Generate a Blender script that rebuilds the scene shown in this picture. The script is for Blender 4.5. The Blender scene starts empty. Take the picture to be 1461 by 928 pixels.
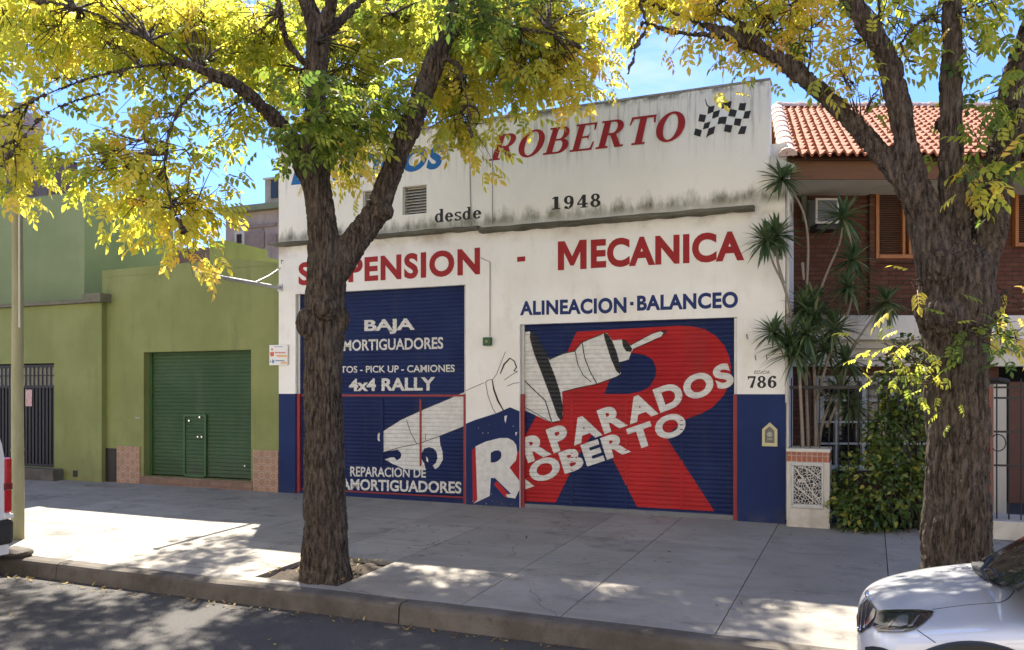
import bpy, bmesh, math, random
import numpy as np
from mathutils import Vector, Matrix, noise
from mathutils.geometry import tessellate_polygon
from mathutils.bvhtree import BVHTree

random.seed(7); np.random.seed(7)
SC = bpy.context.scene
COL = SC.collection
R = math.radians

# ------------------------------------------------------------------ camera
F, CX, YH, YAW, DIST, HCAM = 1200.0, 730.5, 560.0, R(23.1), 11.4, 1.705
SN, CN = math.sin(YAW), math.cos(YAW)
RIGHT = Vector((CN, SN, 0)); FWD = Vector((-SN, CN, 0)); CAMLOC = Vector((0, -DIST, HCAM))
cd = bpy.data.cameras.new('camera'); cam = bpy.data.objects.new('camera', cd); COL.objects.link(cam)
cam.location = CAMLOC; cam.rotation_euler = (R(90), 0, YAW)
cd.sensor_width = 36; cd.lens = 36 * F / 1461; cd.shift_y = 96 / 1461; cd.clip_end = 2000; cd.clip_start = .05
SC.camera = cam
SC.render.resolution_x, SC.render.resolution_y = 1024, 650

# ------------------------------------------------------------------ world, sun, exposure
SUN = Vector((-.67, 1.0, 1.613)).normalized()
EL = math.asin(SUN.z); AZ = math.atan2(SUN.x, SUN.y)
w = bpy.data.worlds.new('World'); SC.world = w; w.use_nodes = True
nt = w.node_tree; nt.nodes.clear()
sky = nt.nodes.new('ShaderNodeTexSky'); sky.sky_type = 'NISHITA'; sky.sun_disc = False
sky.sun_elevation = EL; sky.sun_rotation = AZ; sky.air_density = 1.0; sky.dust_density = .35; sky.ozone_density = 1.6
bg = nt.nodes.new('ShaderNodeBackground'); bg.inputs[1].default_value = .070
wo = nt.nodes.new('ShaderNodeOutputWorld')
tint = nt.nodes.new('ShaderNodeMix'); tint.data_type = 'RGBA'; tint.blend_type = 'MULTIPLY'; tint.inputs[0].default_value = 1; tint.inputs[7].default_value = (.40, .54, .86, 1)
nt.links.new(sky.outputs[0], tint.inputs[6])
tc = nt.nodes.new('ShaderNodeTexCoord'); cm = nt.nodes.new('ShaderNodeMapping'); cm.inputs['Scale'].default_value = (1.6, 1.6, 5); cn = nt.nodes.new('ShaderNodeTexNoise'); cn.inputs['Scale'].default_value = 2.6; cn.inputs['Detail'].default_value = 7; cn.inputs['Roughness'].default_value = .58
nt.links.new(tc.outputs['Generated'], cm.inputs[0]); nt.links.new(cm.outputs[0], cn.inputs['Vector'])
cr = nt.nodes.new('ShaderNodeMapRange'); cr.inputs[1].default_value = .50; cr.inputs[2].default_value = .78; cr.inputs[4].default_value = .75; nt.links.new(cn.outputs['Fac'], cr.inputs[0])
cl = nt.nodes.new('ShaderNodeMix'); cl.data_type = 'RGBA'; cl.inputs[7].default_value = (3.0, 3.2, 3.5, 1); nt.links.new(cr.outputs[0], cl.inputs[0]); nt.links.new(tint.outputs[2], cl.inputs[6]); nt.links.new(cl.outputs[2], bg.inputs[0])
nt.links.new(bg.outputs[0], wo.inputs[0])
sl = bpy.data.lights.new('sun', 'SUN'); sl.energy = 3.4; sl.angle = R(.5); sl.color = (1, .925, .80)
so = bpy.data.objects.new('sun', sl); COL.objects.link(so); so.location = (-10, 15, 25)
so.rotation_euler = (-SUN).to_track_quat('-Z', 'Y').to_euler()
SC.view_settings.view_transform = 'Standard'; SC.view_settings.look = 'None'
SC.view_settings.exposure = 2.34; SC.view_settings.gamma = 1
SC.cycles.max_bounces = 8; SC.cycles.diffuse_bounces = 4; SC.cycles.transparent_max_bounces = 8
SC.cycles.use_denoising = True
SC.cycles.sample_clamp_indirect = 6

# ------------------------------------------------------------------ mapping helpers (pixel of the photo -> place in the world)
def ray(px, py):
    px, py = float(px), float(py); u = (px - CX) / F
    return FWD + u * RIGHT + Vector((0, 0, -(py - YH) / F))
def P(px, py, Y=0.0):
    d = ray(px, py); return CAMLOC + d * ((Y + DIST) / d.y)
def PD(px, py, depth): return CAMLOC + ray(px, py) * float(depth)
def gz(x, y): return .032 * y - .004 * (x + 1)
def G(px, py):
    d = ray(px, py); t = 5.0
    for _ in range(30):
        p = CAMLOC + d * t; t += (gz(p.x, p.y) - p.z) / d.z * .8
    return CAMLOC + d * t

# ------------------------------------------------------------------ materials
MATS = {}
def hexc(c): return tuple(c) + (1.0,)
def mat(name, col, rough=.7, col2=None, scale=6.0, amt=.5, bump=0.0, bscale=None, metal=0.0, spec=.4, stretch=None, coat=0.0, detail=6.0):
    """plain procedural paint / plaster / metal with blotches and a fine bump"""
    if name in MATS: return MATS[name]
    m = bpy.data.materials.new(name); m.use_nodes = True; t = m.node_tree; b = t.nodes['Principled BSDF']
    b.inputs['Roughness'].default_value = rough; b.inputs['Metallic'].default_value = metal
    b.inputs['Specular IOR Level'].default_value = spec; b.inputs['Coat Weight'].default_value = coat
    geo = t.nodes.new('ShaderNodeNewGeometry'); mp = t.nodes.new('ShaderNodeMapping')
    t.links.new(geo.outputs['Position'], mp.inputs[0])
    if stretch: mp.inputs['Scale'].default_value = stretch
    if col2:
        n = t.nodes.new('ShaderNodeTexNoise'); n.inputs['Scale'].default_value = scale; n.inputs['Detail'].default_value = detail; n.inputs['Roughness'].default_value = .65
        t.links.new(mp.outputs[0], n.inputs['Vector'])
        r = t.nodes.new('ShaderNodeValToRGB'); r.color_ramp.elements[0].position = .5 - amt * .4; r.color_ramp.elements[1].position = .5 + amt * .4
        r.color_ramp.elements[0].color = hexc(col); r.color_ramp.elements[1].color = hexc(col2)
        t.links.new(n.outputs['Fac'], r.inputs[0]); t.links.new(r.outputs[0], b.inputs['Base Color'])
    else: b.inputs['Base Color'].default_value = hexc(col)
    if bump:
        n2 = t.nodes.new('ShaderNodeTexNoise'); n2.inputs['Scale'].default_value = bscale or 60; n2.inputs['Detail'].default_value = 5
        t.links.new(mp.outputs[0], n2.inputs['Vector'])
        bp = t.nodes.new('ShaderNodeBump'); bp.inputs['Strength'].default_value = bump; bp.inputs['Distance'].default_value = .02
        t.links.new(n2.outputs['Fac'], bp.inputs['Height']); t.links.new(bp.outputs[0], b.inputs['Normal'])
    MATS[name] = m; return m

def N(t, typ, **kw):
    n = t.nodes.new(typ)
    for k, v in kw.items(): setattr(n, k, v)
    return n
def math_(t, op, a, b=None, clamp=False):
    n = t.nodes.new('ShaderNodeMath'); n.operation = op; n.use_clamp = clamp
    for i, v in enumerate((a, b)):
        if v is None: continue
        if isinstance(v, (int, float)): n.inputs[i].default_value = v
        else: t.links.new(v, n.inputs[i])
    return n.outputs[0]
def mixc(t, fac, a, b):
    n = t.nodes.new('ShaderNodeMix'); n.data_type = 'RGBA'
    for i, v in ((0, fac), (6, a), (7, b)):
        if isinstance(v, (int, float)): n.inputs[i].default_value = v
        elif isinstance(v, tuple): n.inputs[i].default_value = hexc(v)
        else: t.links.new(v, n.inputs[i])
    return n.outputs[2]
def noise_(t, vec, scale, detail=5, rough=.6):
    n = t.nodes.new('ShaderNodeTexNoise'); n.inputs['Scale'].default_value = scale; n.inputs['Detail'].default_value = detail; n.inputs['Roughness'].default_value = rough
    t.links.new(vec, n.inputs['Vector']); return n.outputs['Fac']
def ramp_(t, f, lo, hi):
    n = t.nodes.new('ShaderNodeMapRange'); n.inputs[1].default_value = lo; n.inputs[2].default_value = hi
    n.interpolation_type = 'SMOOTHSTEP'; t.links.new(f, n.inputs[0]); return n.outputs[0]
def pos_(t, sc=(1, 1, 1)):
    g = t.nodes.new('ShaderNodeNewGeometry'); m = t.nodes.new('ShaderNodeMapping'); m.inputs['Scale'].default_value = sc
    t.links.new(g.outputs['Position'], m.inputs[0]); return m.outputs[0]
def base(name, rough=.8, spec=.3):
    m = bpy.data.materials.new(name); m.use_nodes = True; b = m.node_tree.nodes['Principled BSDF']
    b.inputs['Roughness'].default_value = rough; b.inputs['Specular IOR Level'].default_value = spec
    MATS[name] = m; return m, m.node_tree, b
def bump_(t, b, h, s, d=.01):
    n = t.nodes.new('ShaderNodeBump'); n.inputs['Strength'].default_value = s; n.inputs['Distance'].default_value = d
    t.links.new(h, n.inputs['Height']); t.links.new(n.outputs[0], b.inputs['Normal'])

# whitewashed plaster with mould along the ledge, rain streaks below the parapet top, hairline patches
def plaster_white():
    m, t, b = base('whitewashed_plaster', .85, .2)
    p = pos_(t); z = N(t, 'ShaderNodeSeparateXYZ'); t.links.new(p, z.inputs[0]); Z = z.outputs[2]
    c = mixc(t, ramp_(t, noise_(t, p, 1.1, 6, .6), .35, .7), (.85, .825, .765), (.77, .735, .655))
    c = mixc(t, math_(t, 'MULTIPLY', ramp_(t, noise_(t, pos_(t, (1, 1, .35)), 3.5, 7, .65), .52, .75), .45), c, (.60, .56, .47))
    up = ramp_(t, Z, 4.1, 4.3)
    c = mixc(t, math_(t, 'MULTIPLY', up, .5), c, (.79, .745, .63))
    # streaks running down from the parapet top
    st = ramp_(t, noise_(t, pos_(t, (5.5, 5.5, .32)), 2.2, 6, .7), .49, .68)
    top = math_(t, 'MULTIPLY', ramp_(t, Z, 4.7, 5.75), st)
    c = mixc(t, math_(t, 'MULTIPLY', top, .8), c, (.16, .145, .11))
    edge = math_(t, 'MULTIPLY', ramp_(t, Z, 5.66, 5.77), ramp_(t, noise_(t, p, 3.2, 6, .7), .40, .56))
    c = mixc(t, math_(t, 'MULTIPLY', edge, .85), c, (.07, .065, .05))
    # mould on the wall above the ledge
    Zn = math_(t, 'ADD', Z, math_(t, 'MULTIPLY', math_(t, 'SUBTRACT', noise_(t, pos_(t, (1.6, 1, .5)), 3.2, 8, .72), .5), .75))
    band = math_(t, 'SUBTRACT', 1.0, ramp_(t, Zn, 4.16, 4.44))
    band = math_(t, 'MULTIPLY', band, up)
    mo = math_(t, 'MULTIPLY', band, ramp_(t, noise_(t, pos_(t, (1, 1, .8)), 2.0, 6, .7), .20, .52))
    c = mixc(t, math_(t, 'MULTIPLY', mo, .95), c, (.085, .083, .032))
    # patchy brown tone, stronger up towards the ledge
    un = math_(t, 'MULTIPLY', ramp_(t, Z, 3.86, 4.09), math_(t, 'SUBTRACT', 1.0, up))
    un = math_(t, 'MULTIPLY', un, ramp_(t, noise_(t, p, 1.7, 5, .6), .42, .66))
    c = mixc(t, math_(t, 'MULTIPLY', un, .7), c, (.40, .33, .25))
    # chips
    ch = ramp_(t, noise_(t, p, 9.0, 8, .75), .70, .74)
    c = mixc(t, math_(t, 'MULTIPLY', ch, .6), c, (.38, .36, .32))
    t.links.new(c, b.inputs['Base Color'])
    bump_(t, b, noise_(t, p, 28, 8, .65), .35, .012)
    return m
def wall_paint(name, c1, c2, c3, dirt=.5, low=None):
    m, t, b = base(name, .75, .3); p = pos_(t)
    c = mixc(t, ramp_(t, noise_(t, p, .9, 6, .6), .35, .68), c1, c2)
    c = mixc(t, math_(t, 'MULTIPLY', ramp_(t, noise_(t, pos_(t, (2.2, 2.2, .35)), 1.6, 7, .7), .5, .75), dirt), c, c3)
    if low:
        z = N(t, 'ShaderNodeSeparateXYZ'); t.links.new(p, z.inputs[0])
        lo = math_(t, 'MULTIPLY', math_(t, 'SUBTRACT', 1.0, ramp_(t, z.outputs[2], low[0], low[1])), ramp_(t, noise_(t, p, 3.5, 7, .7), .35, .65))
        c = mixc(t, math_(t, 'MULTIPLY', lo, .7), c, low[2])
    ch = ramp_(t, noise_(t, p, 13, 8, .75), .70, .73)
    c = mixc(t, math_(t, 'MULTIPLY', ch, .55), c, (.45, .43, .4))
    t.links.new(c, b.inputs['Base Color']); bump_(t, b, noise_(t, p, 35, 8, .65), .35, .01)
    return m
def concrete(name, c1, c2, c3, tone=False, sc=1.0):
    m, t, b = base(name, .9, .25); p = pos_(t)
    c = mixc(t, ramp_(t, noise_(t, p, .8 * sc, 7, .65), .3, .7), c1, c2)
    c = mixc(t, math_(t, 'MULTIPLY', ramp_(t, noise_(t, p, 2.6 * sc, 9, .75), .5, .72), .6), c, c3)
    c = mixc(t, math_(t, 'MULTIPLY', ramp_(t, noise_(t, p, 120, 3, .6), .5, .8), .4), c, tuple(v * .55 for v in c3))
    if tone:
        a = N(t, 'ShaderNodeAttribute', attribute_name='tone')
        h = N(t, 'ShaderNodeHueSaturation'); t.links.new(c, h.inputs['Color'])
        t.links.new(a.outputs['Fac'], h.inputs['Value']); c = h.outputs[0]
        # oil and tyre stains on the flags in front of the doors
        o = ramp_(t, noise_(t, pos_(t, (.8, 1.3, 1)), 1.15, 7, .7), .55, .70)
        c = mixc(t, math_(t, 'MULTIPLY', o, .55), c, (.07, .065, .06))
        dn = N(t, 'ShaderNodeTexNoise'); dn.inputs['Scale'].default_value = 2.5; dn.inputs['Detail'].default_value = 5; t.links.new(p, dn.inputs['Vector'])
        ad = N(t, 'ShaderNodeVectorMath', operation='ADD'); sc_ = N(t, 'ShaderNodeVectorMath', operation='SCALE'); sc_.inputs['Scale'].default_value = .5; t.links.new(dn.outputs['Color'], sc_.inputs[0]); t.links.new(p, ad.inputs[0]); t.links.new(sc_.outputs[0], ad.inputs[1])
        vc = N(t, 'ShaderNodeTexVoronoi', feature='DISTANCE_TO_EDGE'); vc.inputs['Scale'].default_value = .42; t.links.new(ad.outputs[0], vc.inputs['Vector'])
        ck = math_(t, 'MULTIPLY', math_(t, 'SUBTRACT', 1.0, ramp_(t, vc.outputs['Distance'], .001, .0045)), ramp_(t, noise_(t, p, .9, 3, .5), .48, .56))
        c = mixc(t, math_(t, 'MULTIPLY', ck, .5), c, (.07, .062, .053))
        wl = ramp_(t, noise_(t, pos_(t, (.25, 1.6, 1)), 3.0, 7, .7), .48, .72)
        c = mixc(t, math_(t, 'MULTIPLY', wl, .35), c, (.14, .13, .115))
        sp = ramp_(t, noise_(t, p, 7, 4, .6), .68, .73)
        c = mixc(t, math_(t, 'MULTIPLY', sp, .6), c, (.06, .055, .05))
    t.links.new(c, b.inputs['Base Color'])
    bump_(t, b, math_(t, 'ADD', noise_(t, p, 90, 6, .7), math_(t, 'MULTIPLY', noise_(t, p, 9, 5, .6), 1.5)), .4, .006)
    return m
def asphalt():
    m, t, b = base('asphalt', .85, .3); p = pos_(t)
    c = mixc(t, ramp_(t, noise_(t, p, .7, 6, .6), .3, .7), (.041, .036, .032), (.062, .056, .050))
    v = N(t, 'ShaderNodeTexVoronoi'); v.inputs['Scale'].default_value = 95; t.links.new(p, v.inputs['Vector'])
    c = mixc(t, math_(t, 'MULTIPLY', ramp_(t, v.outputs['Distance'], .2, .6), .45), c, (.105, .10, .095))
    c = mixc(t, math_(t, 'MULTIPLY', ramp_(t, noise_(t, p, 3.0, 8, .7), .55, .72), .5), c, (.028, .027, .026))
    t.links.new(c, b.inputs['Base Color']); bump_(t, b, v.outputs['Distance'], .6, .008)
    return m
def brickmat(name, c1, c2, mortar, ax, bw=.21, bh=.065, msize=.007, off=.5):
    m, t, b = base(name, .85, .2); g = N(t, 'ShaderNodeNewGeometry')
    d = N(t, 'ShaderNodeVectorMath', operation='DOT_PRODUCT'); t.links.new(g.outputs['Position'], d.inputs[0]); d.inputs[1].default_value = ax
    s = N(t, 'ShaderNodeSeparateXYZ'); t.links.new(g.outputs['Position'], s.inputs[0])
    k = N(t, 'ShaderNodeCombineXYZ'); t.links.new(d.outputs['Value'], k.inputs[0]); t.links.new(s.outputs[2], k.inputs[1])
    br = N(t, 'ShaderNodeTexBrick'); t.links.new(k.outputs[0], br.inputs['Vector']); br.offset = off
    br.inputs['Scale'].default_value = 1; br.inputs['Brick Width'].default_value = bw; br.inputs['Row Height'].default_value = bh
    br.inputs['Mortar Size'].default_value = msize; br.inputs['Mortar Smooth'].default_value = .2
    br.inputs['Color1'].default_value = hexc(c1); br.inputs['Color2'].default_value = hexc(c2); br.inputs['Mortar'].default_value = hexc(mortar)
    c = mixc(t, math_(t, 'MULTIPLY', ramp_(t, noise_(t, g.outputs['Position'], 14, 6, .7), .4, .75), .5), br.outputs['Color'], tuple(v * .6 for v in c1))
    t.links.new(c, b.inputs['Base Color']); bump_(t, b, math_(t, 'SUBTRACT', math_(t, 'MULTIPLY', noise_(t, g.outputs['Position'], 60, 4), .4), br.outputs['Fac']), .5, .008)
    return m
def tilemat():
    """pink-brown ornamental tiles, 12 cm, a rosette in each"""
    m, t, b = base('patterned_tile', .45, .4); g = N(t, 'ShaderNodeNewGeometry'); s = N(t, 'ShaderNodeSeparateXYZ'); t.links.new(g.outputs['Position'], s.inputs[0])
    q = 8.2
    fx = math_(t, 'SUBTRACT', math_(t, 'FRACT', math_(t, 'MULTIPLY', math_(t, 'ADD', s.outputs[0], 40), q)), .5)
    fz = math_(t, 'SUBTRACT', math_(t, 'FRACT', math_(t, 'MULTIPLY', math_(t, 'ADD', s.outputs[2], 40), q)), .5)
    r = math_(t, 'SQRT', math_(t, 'ADD', math_(t, 'MULTIPLY', fx, fx), math_(t, 'MULTIPLY', fz, fz)))
    c = mixc(t, ramp_(t, r, .28, .42), (.30, .16, .085), (.42, .26, .17))
    c = mixc(t, math_(t, 'SUBTRACT', 1.0, ramp_(t, r, .1, .2)), c, (.40, .24, .14))
    ck = N(t, 'ShaderNodeTexChecker'); ck.inputs['Scale'].default_value = q
    k = N(t, 'ShaderNodeCombineXYZ'); t.links.new(math_(t, 'ADD', s.outputs[0], 40), k.inputs[0]); t.links.new(math_(t, 'ADD', s.outputs[2], 40), k.inputs[1]); t.links.new(k.outputs[0], ck.inputs[0])
    c = mixc(t, math_(t, 'MULTIPLY', ck.outputs['Fac'], .35), c, (.22, .12, .07))
    e = math_(t, 'MAXIMUM', math_(t, 'ABSOLUTE', fx), math_(t, 'ABSOLUTE', fz))
    c = mixc(t, ramp_(t, e, .455, .48), c, (.22, .17, .13))
    c = mixc(t, math_(t, 'MULTIPLY', ramp_(t, noise_(t, g.outputs['Position'], 4, 6), .45, .7), .35), c, (.2, .13, .09))
    t.links.new(c, b.inputs['Base Color']); return m
def leafmat(name, stops, trans=.5, tcol=1.35, rough=.45):
    m, t, b = base(name, rough, .35)
    a = N(t, 'ShaderNodeAttribute', attribute_name='tone'); r = N(t, 'ShaderNodeValToRGB'); el = r.color_ramp.elements
    while len(el) < len(stops): el.new(.5)
    for e, (p, c) in zip(el, stops): e.position = p; e.color = hexc(c)
    t.links.new(a.outputs['Fac'], r.inputs[0]); t.links.new(r.outputs[0], b.inputs['Base Color'])
    tr = N(t, 'ShaderNodeBsdfTranslucent'); h = N(t, 'ShaderNodeHueSaturation'); h.inputs['Value'].default_value = tcol; h.inputs['Saturation'].default_value = 1.05
    t.links.new(r.outputs[0], h.inputs['Color']); t.links.new(h.outputs[0], tr.inputs['Color'])
    mx = N(t, 'ShaderNodeMixShader'); mx.inputs[0].default_value = trans
    t.links.new(b.outputs[0], mx.inputs[1]); t.links.new(tr.outputs[0], mx.inputs[2]); t.links.new(mx.outputs[0], t.nodes['Material Output'].inputs[0])
    return m
def barkmat():
    m, t, b = base('furrowed_bark', .95, .15); p = pos_(t, (1, 1, .22))
    c = mixc(t, ramp_(t, noise_(t, p, 34, 9, .75), .36, .66), (.018, .013, .010), (.135, .105, .080))
    c = mixc(t, math_(t, 'MULTIPLY', ramp_(t, noise_(t, pos_(t), 2.2, 6, .7), .48, .72), .55), c, (.11, .095, .075))
    c = mixc(t, math_(t, 'MULTIPLY', ramp_(t, noise_(t, pos_(t, (1, 1, .5)), 55, 4, .7), .60, .72), .6), c, (.27, .22, .175))
    t.links.new(c, b.inputs['Base Color'])
    bump_(t, b, math_(t, 'ADD', noise_(t, p, 40, 8, .75), math_(t, 'MULTIPLY', noise_(t, pos_(t, (1, 1, .5)), 110, 5, .7), .5)), .9, .016)
    return m

M_PL = plaster_white(); M_BLUE = wall_paint('navy_wall_paint', (.008, .019, .082), (.011, .026, .105), (.02, .03, .08), .4, (-.05, .3, (.05, .055, .08)))
M_GRN = wall_paint('olive_green_wall_paint', (.185, .205, .064), (.23, .25, .088), (.13, .142, .048), .55, (0, .7, (.17, .15, .06)))
M_GRN2 = wall_paint('pale_green_wall_paint', (.185, .225, .098), (.22, .262, .122), (.15, .185, .082), .4)
M_CON = concrete('pavement_concrete', (.28, .256, .22), (.35, .32, .278), (.185, .166, .14), True)
M_KERB = concrete('kerb_concrete', (.075, .064, .052), (.145, .128, .108), (.042, .035, .029), False, 2.0)
M_ASP = asphalt(); M_BARK = barkmat(); M_TILE = tilemat()
M_SOIL = mat('dry_soil', (.026, .019, .013), .95, (.065, .047, .032), 14, .8, 1.0, 30)
M_SLATB = wall_paint('navy_shutter_paint', (.006, .014, .066), (.011, .024, .092), (.030, .036, .07), .55)
M_RED = wall_paint('red_shutter_paint', (.34, .010, .013), (.44, .020, .020), (.24, .035, .03), .5)
M_WHT = mat('white_mural_paint', (.74, .72, .67), .65, (.50, .48, .43), 11, .7, .15, 60)
M_BLK = mat('black_mural_paint', (.012, .012, .013), .55, (.022, .022, .022), 8, .8)
M_REDW = mat('red_lettering_paint', (.26, .007, .010), .7, (.37, .022, .020), 5, .9, .2, 50)
M_BLUW = mat('blue_lettering_paint', (.008, .105, .30), .7, (.018, .15, .37), 6, .9, .2, 50)
M_NAVW = mat('navy_lettering_paint', (.008, .022, .11), .7, (.014, .034, .14), 6, .9, .2, 50)
M_BLKW = mat('black_lettering_paint', (.013, .013, .014), .7, (.035, .035, .034), 7, .9, .2, 50)
M_REDR = mat('dull_red_frame_paint', (.22, .014, .022), .5, (.30, .03, .035), 7, .9)
M_GALV = mat('galvanised_metal', (.36, .36, .36), .45, (.50, .50, .49), 7, .9, .1, 40, metal=.6)
M_RUST = mat('mossy_concrete_ledge', (.030, .029, .017), .9, (.22, .205, .15), 4, .7, .8, 30, stretch=(.5, 1, 3))
M_GSH = wall_paint('green_shutter_paint', (.038, .076, .032), (.056, .100, .046), (.08, .105, .07), .6, (.2, .7, (.06, .06, .04)))
M_GSHL = mat('green_frame_paint', (.030, .075, .024), .5, (.05, .13, .04), 4, .9)
M_DK = mat('black_iron', (.012, .011, .010), .5, (.025, .02, .017), 12, .8)
M_DARK = mat('dark_interior', (.012, .011, .011), .9)
M_BRK = brickmat('dark_red_brick', (.092, .034, .019), (.132, .055, .032), (.042, .030, .023), RIGHT)
M_BRKR = brickmat('red_brick_band', (.34, .11, .06), (.40, .15, .09), (.40, .34, .28), Vector((1, 0, 0)), .062, .30, .006, 0)
M_BRKC = brickmat('brown_step_brick', (.20, .12, .08), (.26, .16, .11), (.16, .13, .11), Vector((1, 0, 0)), .24, .08)
M_ROOF = mat('terracotta_tile', (.26, .074, .034), .85, (.40, .155, .08), 5.5, .9, .4, 45)
M_RIDGE = mat('mortared_ridge_tile', (.48, .33, .26), .9, (.62, .48, .40), 6, .9, .6, 25)
M_WOOD = mat('varnished_timber', (.26, .085, .018), .45, (.38, .15, .035), 5, .9, .2, 40, stretch=(8, 8, 1))
M_WOODH = mat('weathered_fascia_timber', (.11, .045, .016), .6, (.19, .085, .03), 4, .9, .3, 40, stretch=(1, 1, 12))
M_CREAM = wall_paint('cream_render', (.46, .42, .33), (.55, .51, .42), (.30, .27, .21), .5)
M_CREAM2 = wall_paint('stained_white_render', (.62, .58, .50), (.52, .48, .40), (.30, .27, .22), .7, (-.1, .5, (.34, .29, .23)))
M_OLD = wall_paint('sooty_old_render', (.30, .23, .18), (.42, .34, .27), (.14, .11, .09), .9)
M_PINK = wall_paint('pinkish_render', (.52, .36, .28), (.58, .42, .34), (.40, .28, .22), .5)
M_BRN = wall_paint('dark_brown_render', (.12, .09, .08), (.17, .13, .115), (.07, .055, .05), .6)
M_GLASS = mat('dark_window_glass', (.012, .014, .014), .06, spec=.6)
M_STEM = mat('dracaena_stem', (.20, .16, .12), .9, (.30, .25, .19), 20, .8, .5, 60)
M_POLE = mat('weathered_pole_paint', (.21, .20, .10), .75, (.33, .31, .19), 9, .9, .5, 30, stretch=(1, 1, .3))
M_CAR = mat('white_car_paint', (.60, .61, .63), .22, spec=.5, coat=1.0)
M_VAN = mat('white_van_paint', (.72, .73, .74), .3, (.62, .63, .64), 3, .8, spec=.5, coat=.5)
M_PLAST = mat('black_plastic', (.016, .016, .017), .55, (.03, .03, .03), 20, .8)
M_TYRE = mat('tyre_rubber', (.012, .012, .012), .85)
M_CHROME = mat('chrome_trim', (.75, .75, .76), .12, metal=1)
M_LENS = mat('clear_lamp_lens', (.035, .036, .038), .05, spec=.8, coat=1.0)
M_LENSW = mat('lamp_reflector', (.72, .74, .76), .12, metal=.85)
M_TAIL = mat('red_tail_lamp_lens', (.42, .012, .012), .12, spec=.6, coat=.8)
LEAF = leafmat('ash_leaf', [(0, (.075, .125, .026)), (.30, (.22, .275, .045)), (.58, (.47, .46, .075)), (.85, (.64, .53, .09)), (1, (.66, .44, .10))], .6, 1.5)
LEAFD = leafmat('hedge_leaf', [(0, (.025, .050, .015)), (.6, (.065, .11, .025)), (.88, (.15, .19, .03)), (1, (.36, .32, .05))], .25, 1.3, .35)
LEAFS = leafmat('strap_leaf', [(0, (.045, .085, .035)), (.6, (.10, .15, .06)), (1, (.24, .25, .12))], .2, 1.3, .4)
LEAFL = leafmat('fallen_leaf', [(0, (.10, .06, .03)), (.6, (.24, .16, .05)), (1, (.36, .29, .08))], .1, 1.2, .8)

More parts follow.
